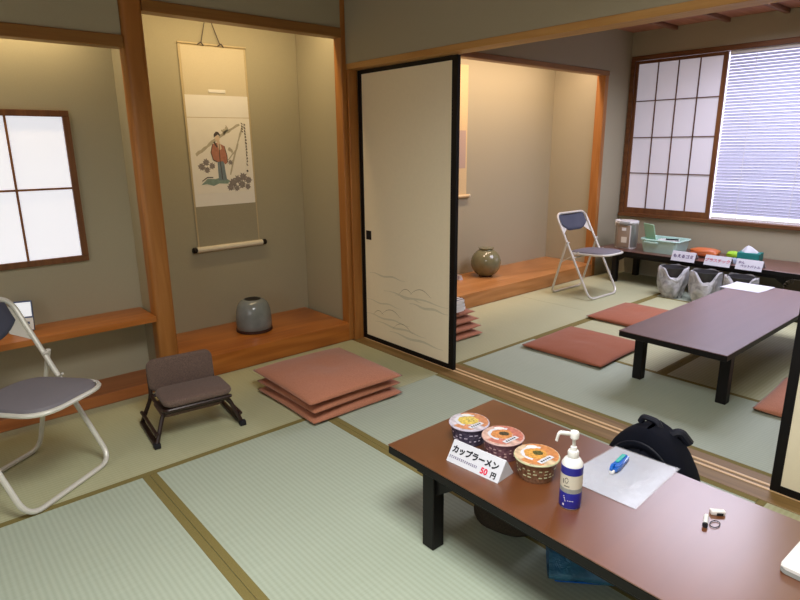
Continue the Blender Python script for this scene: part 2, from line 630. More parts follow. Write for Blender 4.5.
# left shoji window
wn = sroot('window_1', (0, 0, 0))
x1, x0, z0, z1, yy = -1.554, -2.60, 0.735, 1.488, 0.233
f = MB()
f.box(x0, x1, yy - 0.022, yy, z0, z0 + 0.03, 0.002, 1).box(x0, x1, yy - 0.022, yy, z1 - 0.03, z1, 0.002, 1)
f.box(x0, x0 + 0.03, yy - 0.022, yy, z0 + 0.03, z1 - 0.03).box(x1 - 0.03, x1, yy - 0.022, yy, z0 + 0.03, z1 - 0.03)
f.build('window_frame', 'darkwood_z', wn)
l = MB()
for k in range(1, 4):
    x = x1 - 0.025 - 0.248 * k
    l.box(x - 0.005, x + 0.005, yy - 0.014, yy - 0.005, z0 + 0.03, z1 - 0.03)
l.box(x0 + 0.03, x1 - 0.03, yy - 0.013, yy - 0.006, 1.106, 1.116)
l.build('lattice', 'lattice_w', wn)
M['paper_left'] = glow('lit_paper_left', (228, 232, 244), 0.66)
MB().box(x0 + 0.02, x1 - 0.02, yy - 0.005, yy - 0.001, z0 + 0.02, z1 - 0.02).build('paper_pane', 'paper_left', wn)

# window opening of the far room
wn = sroot('window_2')
f = MB()
f.box(XW - 0.03, XW + 0.10, WY1, WY0, 0.587, 0.622, 0.003, 1)
f.box(XW - 0.012, XW + 0.10, WY1, WY0, 2.085, 2.128, 0.003, 1)
f.box(XW - 0.012, XW + 0.10, WY0 - 0.04, WY0, 0.622, 2.085)
f.box(XW - 0.012, XW + 0.10, WY1, WY1 + 0.04, 0.622, 2.085)
f.build('window_frame', 'darkwood_y', wn)
M['pane_far'] = glow('daylit_frosted_pane', (218, 218, 242), 2.2)
MB().box(XW + 0.085, XW + 0.09, WY1 + 0.04, WY0 - 0.04, 0.622, 2.085).build('glass_pane', 'pane_far', wn)

# shoji screen
sx = XW + 0.012
ss = thing('shoji_screen', 'wooden shoji screen with white paper squares beside the blind in the far room', 'screen', (sx, -0.48, 0.622))
hw = 0.425
f = MB()
f.box(-0.012, 0.014, -hw, -hw + 0.038, 0.0, 1.46, 0.002, 1).box(-0.012, 0.014, hw - 0.03, hw, 0.0, 1.46, 0.002, 1)
f.box(-0.011, 0.013, -hw + 0.038, hw - 0.03, 0.0, 0.055).box(-0.011, 0.013, -hw + 0.038, hw - 0.03, 1.432, 1.46)
f.build('screen_frame', 'darkwood_z', ss)
l = MB()
ya, yb = -hw + 0.038, hw - 0.03
for k in range(1, 4):
    y = ya + (yb - ya) * k / 4
    l.box(-0.008, 0.002, y - 0.0045, y + 0.0045, 0.055, 1.432)
for k in range(1, 4):
    z = 0.055 + 1.377 * k / 4
    l.box(-0.0075, 0.0015, ya, yb, z - 0.0045, z + 0.0045)
l.build('lattice', 'lattice', ss)
M['paper_far'] = glow('lit_paper_far', (206, 202, 216), 0.3, (205, 201, 208))
MB().box(0.002, 0.004, ya, yb, 0.055, 1.432).build('paper_pane', 'paper_far', ss)

# venetian blind
vb = thing('venetian_blind', 'white venetian blind with closed slats over the far room window', 'blind', (XW + 0.035, -1.85, 0.63))
bw = 0.938
def trans(name, rgb, t=0.6):
    m = bpy.data.materials.new(name); m.use_nodes = True
    nt = m.node_tree; nt.nodes.remove(nt.nodes['Principled BSDF'])
    out = nt.nodes['Material Output']
    d = N(nt, 'ShaderNodeBsdfDiffuse'); tr = N(nt, 'ShaderNodeBsdfTranslucent'); mx = N(nt, 'ShaderNodeMixShader')
    n = N(nt, 'ShaderNodeTexNoise'); n.inputs['Scale'].default_value = 5
    nt.links.new(coords(nt), n.inputs['Vector'])
    c = lin(rgb)
    col = mixcol(nt, n.outputs['Fac'], tuple(x * 0.96 for x in c[:3]) + (1,), c)
    nt.links.new(col, d.inputs['Color']); nt.links.new(col, tr.inputs['Color'])
    mx.inputs[0].default_value = t
    nt.links.new(d.outputs[0], mx.inputs[1]); nt.links.new(tr.outputs[0], mx.inputs[2])
    nt.links.new(mx.outputs[0], out.inputs['Surface'])
    return m
M['slat'] = trans('slat_aluminium', (204, 204, 216), 0.5)
sl = MB()
nsl = 52
pitch = 1.395 / nsl
for k in range(nsl):
    zc = 0.045 + pitch * (k + 0.5)
    a = math.radians(54 + random.uniform(-2, 2) - (6 if k in (9, 10) else 0))
    hx, hz = 0.0145 * math.cos(a), 0.0145 * math.sin(a)
    # a slim slat, room edge low, with a slight crown
    prof = [(-hx, zc - hz), (-0.002, zc + 0.0012), (hx, zc + hz), (hx + 0.0006, zc + hz - 0.0006), (-0.0014, zc + 0.0004), (-hx + 0.0006, zc - hz - 0.0006)]
    vs = [(p[0], s * bw, p[1]) for s in (-1, 1) for p in prof]
    fs = [tuple(range(5, -1, -1)), tuple(range(6, 12))] + [(i, (i + 1) % 6, 6 + (i + 1) % 6, 6 + i) for i in range(6)]
    sl._add(vs, fs)
sl.build('slats', 'slat', vb, smooth=20)
MB().box(-0.012, 0.012, -bw, bw, 0.0, 0.016, 0.002, 1).build('bottom_rail', 'whiteplastic', vb)
MB().box(-0.016, 0.016, -bw, bw, 1.425, 1.452, 0.002, 1).build('head_rail', 'whiteplastic', vb)
for y in (0.72, 0.30, -0.30, -0.75):
    MB().tube([(-0.017, y, 0.012), (-0.017, y, 1.43)], 0.0022, 6).build('ladder_cord', 'whiteplastic', vb)

# unseen glowing window pane, shaped and brightened to light the sliding doors
wn = sroot('fill_window')
M['pane_left'] = glow('fill_pane_left', (246, 250, 255), 1.5)
MB().box(XL - 0.06, XL - 0.055, LY0, LY1, LZ0, LZ1).build('glass_pane', 'pane_left', wn)

# ------------------------------------------------------------------ sliding doors
def fusuma(name, y0, y1, x=0.083, pull=None):
    d = sroot(name, (x, 0, 0.0055))
    zt = 1.76
    MB().box(-0.008, 0.008, y0 + 0.02, y1 - 0.02, 0.02, zt - 0.02).build('door_paper', 'fus_paper', d)
    for ya_, yb_ in ((y0, y0 + 0.043), (y1 - 0.034, y1)):
        MB().box(-0.012, 0.012, ya_, yb_, 0, zt, 0.002, 1).build('door_stile', 'black_lacq', d)
    MB().box(-0.0115, 0.0115, y0 + 0.043, y1 - 0.034, 0.0, 0.03).build('door_rail', 'black_lacq', d)
    MB().box(-0.0115, 0.0115, y0 + 0.043, y1 - 0.034, zt - 0.024, zt).build('door_rail', 'black_lacq', d)
    if pull:
        y, z = pull
        p = MB().box(-0.0098, -0.0078, y - 0.027, y + 0.027, z - 0.03, z + 0.03, 0.0008, 1).build('finger_pull', 'iron', d)
        MB().box(-0.0104, -0.0097, y - 0.017, y + 0.017, z - 0.02, z + 0.02).build('pull_cup', 'black', p)
    return d
d1 = fusuma('door_1', -0.892, -0.024, pull=(-0.098, 0.728))
d2 = fusuma('door_2', -3.47, -2.585)
fusuma('door_3', -4.29, -3.475)
# ink hills on the first door: pixel-free local layout in metres (y to the left, z up)
stroke_n = [0]
def stroke(mb, pts, wd, x=-0.0086):
    stroke_n[0] += 1
    x -= 0.00006 * (stroke_n[0] % 5)
    pts = [Vector((0, p[0], p[1])) for p in pts]
    for i in range(len(pts) - 1):
        a, b = pts[i], pts[i + 1]
        dv = (b - a).normalized()
        nn = Vector((0, -dv.z, dv.y))
        n = len(pts) - 1
        wa = wd * math.sin(PI * min(0.95, max(0.08, i / n))) * 0.5
        wb = wd * math.sin(PI * min(0.95, max(0.08, (i + 1) / n))) * 0.5
        q = [a + nn * wa, b + nn * wb, b - nn * wb, a - nn * wa]
        vs = [(x, v.y, v.z) for v in q] + [(x + 0.0009, v.y, v.z) for v in q]
        mb._add(vs, [(0, 1, 2, 3), (7, 6, 5, 4), (0, 4, 5, 1), (1, 5, 6, 2), (2, 6, 7, 3), (3, 7, 4, 0)])
def hill(mb, y0, y1, zb, h, wd=0.004, lean=0.0):
    pts = []
    for k in range(15):
        t = k / 14
        pts.append((y0 + (y1 - y0) * t, zb - lean * t + h * math.sin(PI * min(1, t * 1.05)) ** 0.9))
    stroke(mb, pts, wd)
hm, hw_ = MB(), MB()
for (y0, y1, zb, h, ln) in ((-0.40, -0.53, 0.378, 0.034, -0.02), (-0.51, -0.70, 0.398, 0.040, -0.01), (-0.13, -0.245, 0.186, 0.030, -0.02),
                            (-0.22, -0.42, 0.208, 0.042, -0.012), (-0.33, -0.53, 0.128, 0.050, -0.012)):
    hill(hm, y0, y1, zb, h, 0.0034, ln)
for (y0, y1, z, wd) in ((-0.25, -0.84, 0.375, 0.012), (-0.50, -0.84, 0.335, 0.016), (-0.10, -0.46, 0.475, 0.012), (-0.06, -0.50, 0.185, 0.012),
                        (-0.06, -0.42, 0.285, 0.010), (-0.15, -0.65, 0.145, 0.014), (-0.30, -0.80, 0.105, 0.016), (-0.36, -0.62, 0.365, 0.010)):
    stroke(hw_, [(y0 + (y1 - y0) * k / 12, z + 0.006 * math.sin(k)) for k in range(13)], wd, -0.0083)
hm.build('hill_painting', 'ink_line', d1)
hw_.build('mist_painting', 'ink_wash', d1)

# ------------------------------------------------------------------ low tables
def low_table(name, label, L, W, H, top_mat, leg_pts, loc, rz=0.0, leg=0.052):
    """L along local x, W along local y"""
    t = thing(name, label, 'table', loc, rz)
    MB().box(-L / 2, L / 2, -W / 2, W / 2, H - 0.004, H, 0.0012, 1).build('tabletop', top_mat, t)
    MB().box(-L / 2 + 0.001, L / 2 - 0.001, -W / 2 + 0.001, W / 2 - 0.001, H - 0.034, H - 0.0042, 0.003, 1).build('edge_band', 'black_lacq', t)
    ap = MB()
    a, b = L / 2 - 0.11, W / 2 - 0.035
    ap.box(-a, a, -b, -b + 0.018, H - 0.066, H - 0.0345).box(-a, a, b - 0.018, b, H - 0.066, H - 0.0345)
    ap.box(-a, -a + 0.018, -b + 0.018, b - 0.018, H - 0.066, H - 0.0345).box(a - 0.018, a, -b + 0.018, b - 0.018, H - 0.066, H - 0.0345)
    ap.build('apron', 'black_lacq', t)
    for (x, y) in leg_pts:
        lg = MB()
        s = 1 if x > 0 else -1
        lg.box(x - leg / 2, x + leg / 2, y - leg / 2, y + leg / 2, 0, H - 0.0345, 0.003, 1)
        o = lg.build('leg', 'black_lacq', t)
        MB().prism([(0, 0), (0.07, 0), (0, -0.05)], -0.012, 0.012).build('brace', 'black_lacq', o, (x - s * leg / 2, y, H - 0.067), (PI / 2, 0, 0 if s < 0 else PI))
    return t
# near table: local x -> -world y
NL, NW, NH = 1.46, 0.552, 0.32
ncx, ncy = -0.893, -1.773 - NL / 2
near = low_table('low_table', 'brown topped low table in the foreground holding cups and pump bottle', NL, NW, NH, 'tabletop',
                 [(-NL / 2 + 0.175, -0.228), (-NL / 2 + 0.175, 0.228), (NL / 2 - 0.175, -0.228), (NL / 2 - 0.175, 0.228)], (ncx, ncy, 0.0), -PI / 2)
FL_, FW_ = 1.70, 0.56
far = low_table('low_table', 'brown topped low table in the far room with a sheet at its end', FL_, FW_, NH, 'tabletop2',
                [(-FL_ / 2 + 0.195, -0.217), (-FL_ / 2 + 0.195, 0.240), (FL_ / 2 - 0.215, -0.237), (FL_ / 2 - 0.215, 0.237)],
                (0.592 + FL_ / 2, -1.917, 0.0), 0.0)
WL = 1.86
wt = low_table('low_table', 'dark brown low table standing along the wall under the far room window', WL, 0.53, NH, 'tabletop2',
               [(-WL / 2 + 0.19, -0.21), (-WL / 2 + 0.19, 0.21), (WL / 2 - 0.19, -0.21), (WL / 2 - 0.19, 0.21)], (3.186, -0.09 - WL / 2, 0.0), -PI / 2)

# ------------------------------------------------------------------ cushions
def zabuton_mesh(sx, sy, h, seed, under=0.0):
    mb = MB()
    n = 30
    rnd = Vector((seed * 3.1, seed * 1.7, 0))
    top, bot = {}, {}
    def plan(u, v):
        # slightly hollow sides, pointed corners
        x = u * sx / 2 * (1 - 0.035 * (1 - v * v) * abs(u))
        y = v * sy / 2 * (1 - 0.035 * (1 - u * u) * abs(v))
        c = 1 - 0.025 * (abs(u) * abs(v)) ** 7
        return x * c, y * c
    vs, idx = [], {}
    for side in (0, 1):
        for j in range(n + 1):
            for i in range(n + 1):
                u, v = -1 + 2 * i / n, -1 + 2 * j / n
                edge = i in (0, n) or j in (0, n)
                if side and edge:
                    idx[1, i, j] = idx[0, i, j]
                    continue
                x, y = plan(u, v)
                e = max(0, (1 - abs(u) ** 2.6)) ** 0.62 * max(0, (1 - abs(v) ** 2.6)) ** 0.62
                nz = noise.noise(Vector((x * 9, y * 9, seed)) + rnd) * 0.005 + noise.noise(Vector((x * 26, y * 26, seed)) + rnd) * 0.0022
                dimple = -0.010 * math.exp(-(u * u + v * v) * 14)
                ez = 0.017
                z = ez + (h - ez) * e + (nz + dimple) * e if side == 0 else ez - (ez - 0.001) * min(1, e * 3.2) + under * e
                idx[side, i, j] = len(vs)
                vs.append((x, y, z))
    fs = []
    for side in (0, 1):
        for j in range(n):
            for i in range(n):
                q = (idx[side, i, j], idx[side, i + 1, j], idx[side, i + 1, j + 1], idx[side, i, j + 1])
                fs.append(q if side == 0 else q[::-1])
    mb._add(vs, fs)
    return mb
def cushion(label, group, x, y, z, rz, sx=0.56, sy=0.56, h=0.05, seed=1, mat='zabuton', under=0.0):
    o = zabuton_mesh(sx, sy, h, seed, under).build('floor_cushion', mat, None, (x, y, z), (0, 0, rz), 180)
    return tag(o, label, 'cushion', group)
g = 'cushions piled in the near room'
cushion('reddish floor cushion at the bottom of the near pile', g, -0.664, -0.670, 0.0015, 0.0, 0.58, 0.58, 0.066, 1)
cushion('reddish floor cushion in the middle of the near pile', g, -0.668, -0.666, 0.053, 0.015, 0.57, 0.575, 0.066, 2, 'zabuton', 0.014)
cushion('reddish floor cushion on top of the near pile beside the low brown seat', g, -0.674, -0.660, 0.105, -0.02, 0.585, 0.62, 0.066, 3, 'zabuton', 0.014)
g = 'cushions laid out in the far room'
cushion('flat terracotta floor cushion nearest the sliding door rail in the far room', g, 1.025, -1.175, 0.0015, 0.03, 0.62, 0.585, 0.055, 4, 'zabuton_d')
cushion('terracotta floor cushion lying further back between folding chair and far table', g, 1.935, -1.085, 0.0015, 0.0, 0.62, 0.57, 0.055, 5, 'zabuton_d')
cushion('terracotta floor cushion half hidden behind the right sliding door', g, 1.085, -2.535, 0.0015, 0.04, 0.60, 0.55, 0.06, 6, 'zabuton')
g = 'cushions piled behind the sliding door'
fp = [('reddish floor cushion lowest in the pile behind the sliding door', 0.725, -0.55), ('reddish floor cushion second from the bottom behind the sliding door', 0.717, -0.545),
      ('reddish floor cushion third from the bottom behind the sliding door', 0.700, -0.535), ('reddish floor cushion topmost behind the sliding door under the striped cloth', 0.672, -0.52)]
for k, (lb, x, y) in enumerate(fp):
    cushion(lb, g, x - 0.255, y + 0.27, 0.0015 + 0.053 * k, 0.0, 0.545, 0.545, 0.060, 10 + k, 'zabuton', 0.007 if k else 0.0)

# striped cloth on that pile
m, nt, b = base('striped_cloth', 0.85, 0.2)
wv = N(nt, 'ShaderNodeTexWave', wave_type='BANDS', bands_direction='Y'); wv.inputs['Scale'].default_value = 9; wv.inputs['Distortion'].default_value = 1.0
nt.links.new(coords(nt), wv.inputs['Vector'])
rp = N(nt, 'ShaderNodeValToRGB'); rp.color_ramp.elements[0].position = 0.2; rp.color_ramp.elements[1].position = 0.3
rp.color_ramp.elements[0].color = lin((90, 84, 86)); rp.color_ramp.elements[1].color = lin((226, 222, 218))
nt.links.new(wv.outputs['Fac'], rp.inputs['Fac']); nt.links.new(rp.outputs['Color'], b.inputs['Base Color'])
M['striped'] = m
cl_ = MB()
def fold(z0, z1, sx, sy, ox):
    def f(u, v):
        a = 2 * PI * u
        rr = rrect(sx, sy, 0.05, 8)
        p = rr[int(u * len(rr)) % len(rr)]
        return (p[0] * (1 - 0.5 * abs(2 * v - 1) ** 6) + ox, p[1] * (1 - 0.5 * abs(2 * v - 1) ** 6), z0 + (z1 - z0) * v + 0.004 * math.sin(a * 3))
    cl_.grid(f, 36, 9, True)
for k in range(3):
    zz = 0.026 * k
    cl_.prism(rrect(0.34 - 0.012 * k, 0.32, 0.04), zz, zz + 0.025, 0.009)
o = cl_.build('folded_cloth', 'striped', None, (0.385, -0.400, 0.219), (0.0, 0, 0.06), 60)
tag(o, 'folded white striped cloth on the cushion pile behind the sliding door', 'cloth')

# ------------------------------------------------------------------ folding chairs
def folding_chair(label, loc, rz):
    t = thing('folding_chair', label, 'chair', loc, rz, 'folding chairs')
    R = 0.0105
    zt, sl_ = 0.714, 0.395 / 0.70      # rake of the uprights
    Y = lambda z: sl_ * z - 0.19        # local y of the upright at height z (front is -y)
    w0, w1 = 0.215, 0.213
    loop = round_path([(-w0, Y(R), R), (w0, Y(R), R), (w1, Y(zt), zt), (-w1, Y(zt), zt)], 0.072, 7, True)
    MB().tube(loop, R, 10, True).build('front_frame', 'steel', t)
    py, pz = 0.068, 0.485
    rear = round_path([(-w0 - 0.014, py, pz), (-w0 - 0.014, 0.203, R), (w0 + 0.014, 0.203, R), (w0 + 0.014, py, pz)], 0.06, 7)
    MB().tube(rear, R * 0.95, 10).build('rear_frame', 'steel', t)
    for s in (-1, 1):
        MB().tube([(s * (w0 + 0.018), py, pz - 0.01), (s * (w0 - 0.018), py, pz - 0.01)], 0.006, 8).build('pivot_bolt', 'steel', t)
    # seat: rounded shield, wider at the front
    def outline(gr=0.0):
        pts = []
        for (px, py_, r) in ((-0.166, 0.115, 0.05), (-0.168, -0.272, 0.10), (0.168, -0.272, 0.10), (0.166, 0.115, 0.05)):
            pts.append(Vector((px + (gr if px > 0 else -gr), py_ + (gr if py_ > 0 else -gr), 0)))
        return [(p.x, p.y) for p in round_path(pts, 0.11, 8, True)]
    zs = lambda y: 0.384 - 0.05 * (y + 0.12)
    seat = MB()
    ol = outline(-0.008)
    cxm, cym = 0, -0.08
    vs, fs = [(0, cym, 0.414)], []
    rings = [(0.5, 0.4135), (0.85, 0.411), (0.97, 0.404), (1.0, 0.392), (0.98, 0.381)]
    n = len(ol)
    for sc, z in rings:
        for p in ol:
            y = cym + (p[1] - cym) * sc
            vs.append((p[0] * sc, y, z - 0.05 * (y + 0.12)))
    for k in range(n):
        fs.append((0, 1 + k, 1 + (k + 1) % n))
        for r in range(len(rings) - 1):
            fs.append((1 + r * n + k, 1 + (r + 1) * n + k, 1 + (r + 1) * n + (k + 1) % n, 1 + r * n + (k + 1) % n))
    fs.append(tuple(1 + (len(rings) - 1) * n + k for k in range(n)))
    seat._add(vs, fs)
    seat.build('seat', 'seatfab', t)
    rim = [(p[0], p[1], zs(p[1]) + 0.003) for p in outline(0.0)]
    MB().tube(rim, 0.0095, 8, True).build('seat_frame', 'steel', t)
    MB().tube([(-w0 + 0.002, Y(0.35), 0.35), (w0 - 0.002, Y(0.35), 0.35)], 0.007, 8).build('seat_rod', 'steel', t)
    for s in (-1, 1):
        MB().tube([(s * 0.186, -0.03, 0.402), (s * 0.222, 0.118, 0.30)], 0.005, 6).build('seat_strut', 'steel', t)
    # backrest pad, curved backwards, with metal cheeks
    def pad(u, v, off):
        x = -0.184 + 0.368 * u
        z = 0.562 + 0.145 * v
        # lower edge narrower at the corners
        bow = 0.030 * (1 - (2 * u - 1) ** 2)
        return (x, Y(z) + bow + off, z)
    pm = MB()
    nu, nv = 22, 12
    def shape(u, v):
        a = abs(2 * u - 1)
        lo = 0.0 + 0.42 * max(0, (a - 0.35) / 0.65) ** 2
        hi = 1.0 - 0.08 * max(0, (a - 0.6) / 0.4) ** 2
        return lo + (hi - lo) * v
    def thick(u, v):
        a, b2 = abs(2 * u - 1), abs(2 * v - 1)
        return 0.014 * (1 - a ** 6) ** 0.5 * (1 - b2 ** 6) ** 0.5
    pm.grid(lambda u, v: pad(u, shape(u, v), -thick(u, v) - 0.001), nu, nv)
    pm.grid(lambda u, v: pad(u, shape(u, v), thick(u, v) * 0.5 + 0.001), nu, nv)
    bmesh.ops.remove_doubles(pm.bm, verts=pm.bm.verts[:], dist=0.0003)
    pm.build('backrest', 'backfab', t, smooth=60)
    for s in (-1, 1):
        ck = MB()
        q = [(s * 0.135, 0.578), (s * 0.211, 0.532), (s * 0.211, 0.665), (s * 0.165, 0.692)]
        vs = [(x, Y(z) + 0.010, z) for x, z in q] + [(x, Y(z) + 0.014, z) for x, z in q]
        ck._add(vs, [(0, 1, 2, 3), (7, 6, 5, 4), (0, 4, 5, 1), (1, 5, 6, 2), (2, 6, 7, 3), (3, 7, 4, 0)])
        ck.build('back_bracket', 'steel', t)
    return t
dl = Vector((-0.57, 0.82)).normalized()
pc = Vector((-1.946, -0.764)) + dl * 0.19
folding_chair('grey folding chair with pale steel frame by the small shoji window', (pc.x, pc.y, 0.0), math.atan2(-dl.x, dl.y))
dl = Vector((0.03, 1.0)).normalized()
pc = Vector((2.33, -0.553)) + dl * 0.19
folding_chair('navy and grey folding chair in the far room beside the alcove post', (pc.x, pc.y, 0.0), math.atan2(-dl.x, dl.y))

# ------------------------------------------------------------------ low brown seat
zs_ = thing('low_chair', 'low brown fabric seat on dark metal legs standing by the alcove post', 'chair', (-1.372, -0.520, 0.0), -0.105)
def padbox(w, d, h, r=0.04, bev=0.012):
    rings = []
    for k in range(7):
        a = -PI / 2 + PI * k / 6
        rings.append((bev * (1 - math.cos(a)), h / 2 + (h / 2) * math.sin(a)))
    mb = MB()
    vs, fs = [], []
    n = len(rrect(w, d, r))
    for ins, z in rings:
        vs += [(p[0], p[1], z) for p in rrect(w - 2 * ins, d - 2 * ins, r - ins * 0.6)]
    for i in range(6):
        fs += [(i * n + k, i * n + (k + 1) % n, (i + 1) * n + (k + 1) % n, (i + 1) * n + k) for k in range(n)]
    fs += [tuple(range(n - 1, -1, -1)), tuple(6 * n + k for k in range(n))]
    mb._add(vs, fs)
    return mb
o = padbox(0.312, 0.215, 0.034, 0.045, 0.013).build('seat', 'brown_fab', zs_, (0.004, -0.075, 0.182), (0, 0, 0), 50)
o = padbox(0.285, 0.19, 0.018, 0.03, 0.006).build('lower_pad', 'brown_fab', zs_, (-0.014, -0.03, 0.120), (0, 0, 0), 50)
o = padbox(0.315, 0.16, 0.034, 0.04, 0.013).build('backrest', 'brown_fab', zs_, (0, 0.125, 0.245), (math.radians(82), 0, 0), 50)
for s in (-1, 1):
    MB().box(s * 0.198 - 0.012, s * 0.198 + 0.012, -0.155, 0.145, 0.0, 0.018, 0.005).build('runner', 'brown_metal', zs_)
    MB().tube([(s * 0.194, -0.15, 0.062), (s * 0.194, 0.14, 0.062)], 0.009, 8).build('side_bar', 'brown_metal', zs_)
    MB().tube(round_path([(s * 0.198, -0.148, 0.012), (s * 0.150, -0.118, 0.142), (s * 0.10, -0.118, 0.142)], 0.03), 0.010, 8).build('leg', 'brown_metal', zs_)
    MB().tube(round_path([(s * 0.198, 0.138, 0.012), (s * 0.150, 0.098, 0.150), (s * 0.148, 0.118, 0.26)], 0.04), 0.010, 8).build('leg', 'brown_metal', zs_)
    MB().tube([(s * 0.150, -0.125, 0.150), (s * 0.150, 0.100, 0.150)], 0.009, 8).build('seat_rail', 'brown_metal', zs_)
    MB().box(s * 0.198 - 0.015, s * 0.198 + 0.015, -0.168, -0.14, 0.0, 0.024, 0.004).build('foot_cap', 'black', zs_)
MB().tube([(-0.150, -0.118, 0.142), (0.150, -0.118, 0.142)], 0.010, 8).build('front_bar', 'brown_metal', zs_)
MB().tube(round_path([(-0.150, -0.10, 0.150), (-0.150, -0.172, 0.172), (0.150, -0.172, 0.172), (0.150, -0.10, 0.150)], 0.02), 0.008, 8).build('front_rail', 'brown_metal', zs_)
MB().tube([(-0.150, 0.100, 0.150), (0.150, 0.100, 0.150)], 0.009, 8).build('rear_bar', 'brown_metal', zs_)

# ------------------------------------------------------------------ ceramics
t = thing('ceramic_jar', 'grey-blue glazed jar with dark mouth on the alcove platform below the scroll', 'jar', (-0.595, 0.303, 0.1255))
prof = [(0.110, 0.018), (0.1165, 0.022), (0.116, 0.05), (0.115, 0.09), (0.112, 0.13), (0.104, 0.165), (0.090, 0.192), (0.070, 0.209), (0.058, 0.214), (0.053, 0.213)]
MB().lathe(prof, 48, wob=lambda a, z: 1 + 0.008 * math.sin(2 * a + 1) - (0.05 * math.exp(-((a - 4.2) / 0.25) ** 2) if z > 0.2 else 0)).build('jar_body', 'glaze_grey', t, smooth=60)
MB().lathe([(0.105, 0.0), (0.118, 0.004), (0.118, 0.018), (0.109, 0.0182)], 48).build('foot_ring', 'foot_dark', t)
MB().lathe([(0.0525, 0.2132), (0.049, 0.206), (0.047, 0.19), (0.0, 0.19)], 40).build('mouth', 'mouth_dark', t)
t = thing('ceramic_jar', 'round olive glazed jar with short neck on the far alcove platform', 'jar', (1.812, 0.372, 0.1255))
R_ = 0.139
prof = [(0.066, 0.008)]
for k in range(1, 26):
    a = math.radians(-62 + 124 * k / 25)
    prof.append((R_ * math.cos(a), 0.127 + 0.134 * math.sin(a)))
prof += [(0.064, 0.250), (0.069, 0.259), (0.073, 0.264), (0.066, 0.2645)]
MB().lathe(prof, 48).build('jar_body', 'glaze_olive', t, smooth=60)
MB().lathe([(0.060, 0.0), (0.063, 0.0), (0.066, 0.008), (0.058, 0.0085)], 40).build('foot_ring', 'foot_dark', t)
MB().lathe([(0.0655, 0.264), (0.056, 0.25), (0.06, 0.235), (0.0, 0.235)], 40).build('mouth', 'mouth_dark', t)
t = thing('name_card', 'small white folded card on the far alcove platform left of the round jar', 'card', (1.515, 0.425, 0.1255), -0.3)
MB().prism([(-0.02, 0), (0.02, 0), (0, 0.045)], -0.033, 0.033).build('card', 'white', t, (0, 0, 0), (PI / 2, 0, 0))
k_ = MB()
for i in range(3):
    k_.box(-0.024, 0.018 - 0.006 * i, -0.0005, 0.0005, 0.008 + 0.009 * i, 0.012 + 0.009 * i)
k_.build('printed_marks', 'purple', t, (0, -0.0172, 0.002), (-0.418, 0, 0))

# ------------------------------------------------------------------ hanging scroll
M['scroll_top'] = fabric('scroll_brocade', (210, 199, 174), (202, 190, 164), 300, 0.85, 0.0)
M['roller_cream'] = plain('cream_roller', (228, 218, 194), 0.6)
M['scroll_low'] = fabric('scroll_brocade_low', (164, 156, 134), (152, 144, 122), 300, 0.85, 0.0)
M['scroll_edge'] = fabric('scroll_edge', (196, 180, 146), (186, 168, 134), 300, 0.85, 0.0)
M['washi'] = plain('painting_paper', (238, 233, 224), 0.8, 0.2, 0, 0.03, 20)
M['washi2'] = plain('mount_paper', (236, 232, 226), 0.8, 0.2, 0, 0.02, 20)
M['robe'] = plain('robe_wash', (178, 124, 106), 0.8, 0.2, 0, 0.3, 60)
M['teal'] = plain('teal_wash', (132, 154, 146), 0.8, 0.2, 0, 0.3, 60)
M['greywash'] = plain('grey_wash', (140, 132, 130), 0.8, 0.2, 0, 0.35, 90)
M['palewash'] = plain('pale_wash', (186, 178, 160), 0.8, 0.2, 0, 0.15, 60)
M['skin'] = plain('skin_wash', (222, 200, 176), 0.8)
M['ink'] = plain('brush_ink', (84, 74, 72), 0.8)
M['bluewash'] = plain('blue_wash', (122, 136, 146), 0.8, 0.2, 0, 0.25, 80)
sc = thing('hanging_scroll', 'hanging scroll with a painted robed figure on the near alcove wall', 'scroll', (-0.608, 0.570, 1.922), 0)
sc.rotation_euler = (0, math.radians(-0.5), 0)
def panel(name, mat, x0, x1, z0, z1, y=0.0, th=0.002):
    return MB().box(x0, x1, y - th, y, z0, z1).build(name, mat, sc)
HWD = 0.222
MB().box(-HWD, HWD, -0.002, 0, -1.25, 0.0).build('scroll_cloth', 'scroll_edge', sc)
panel('upper_brocade', 'scroll_top', -HWD + 0.015, HWD - 0.015, -0.297, -0.012, -0.002, 0.0008)
panel('lower_brocade', 'scroll_low', -HWD + 0.010, HWD - 0.010, -1.245, -0.985, -0.002, 0.0008)
panel('mount_paper', 'washi2', -HWD + 0.012, HWD - 0.012, -0.985, -0.297, -0.002, 0.001)
PX0, PX1, PZ0, PZ1 = -0.190, 0.190, -0.905, -0.435
panel('painting_sheet', 'washi', PX0, PX1, PZ0, PZ1, -0.003, 0.0006)
panel('mount_line', 'scroll_edge', -HWD + 0.012, HWD - 0.012, PZ1 + 0.002, PZ1 + 0.0055, -0.003, 0.0004)
MB().box(-0.055, 0.06, -0.006, -0.002, -0.282, -0.262, 0.002, 1).build('paper_slip', 'washi2', sc)
MB().tube([(-HWD - 0.001, -0.004, 0.0), (HWD + 0.001, -0.004, 0.0)], 0.006, 8).build('top_rod', 'scroll_edge', sc)
o = MB().tube([(-0.235, -0.012, -1.262), (0.235, -0.012, -1.262)], 0.0185, 14).build('roller', 'roller_cream', sc)
for s in (-1, 1):
    MB().lathe([(0.013, 0), (0.019, 0.006), (0.019, 0.024), (0.014, 0.03)], 16).build('roller_knob', 'iron', o, (s * 0.235, -0.012, -1.262), (0, s * PI / 2, 0))
MB().tube([(-0.075, -0.006, 0.004), (-0.02, -0.004, 0.20), (0.05, -0.006, 0.004)], 0.0028, 6).build('hanging_cord', 'ink', sc)
for x in (-0.078, 0.053):
    MB().tube([(x - 0.022, -0.010, -0.004), (x, -0.013, 0.010), (x + 0.016, -0.011, -0.008)], 0.0042, 6).build('cord_knot', 'ink', sc)
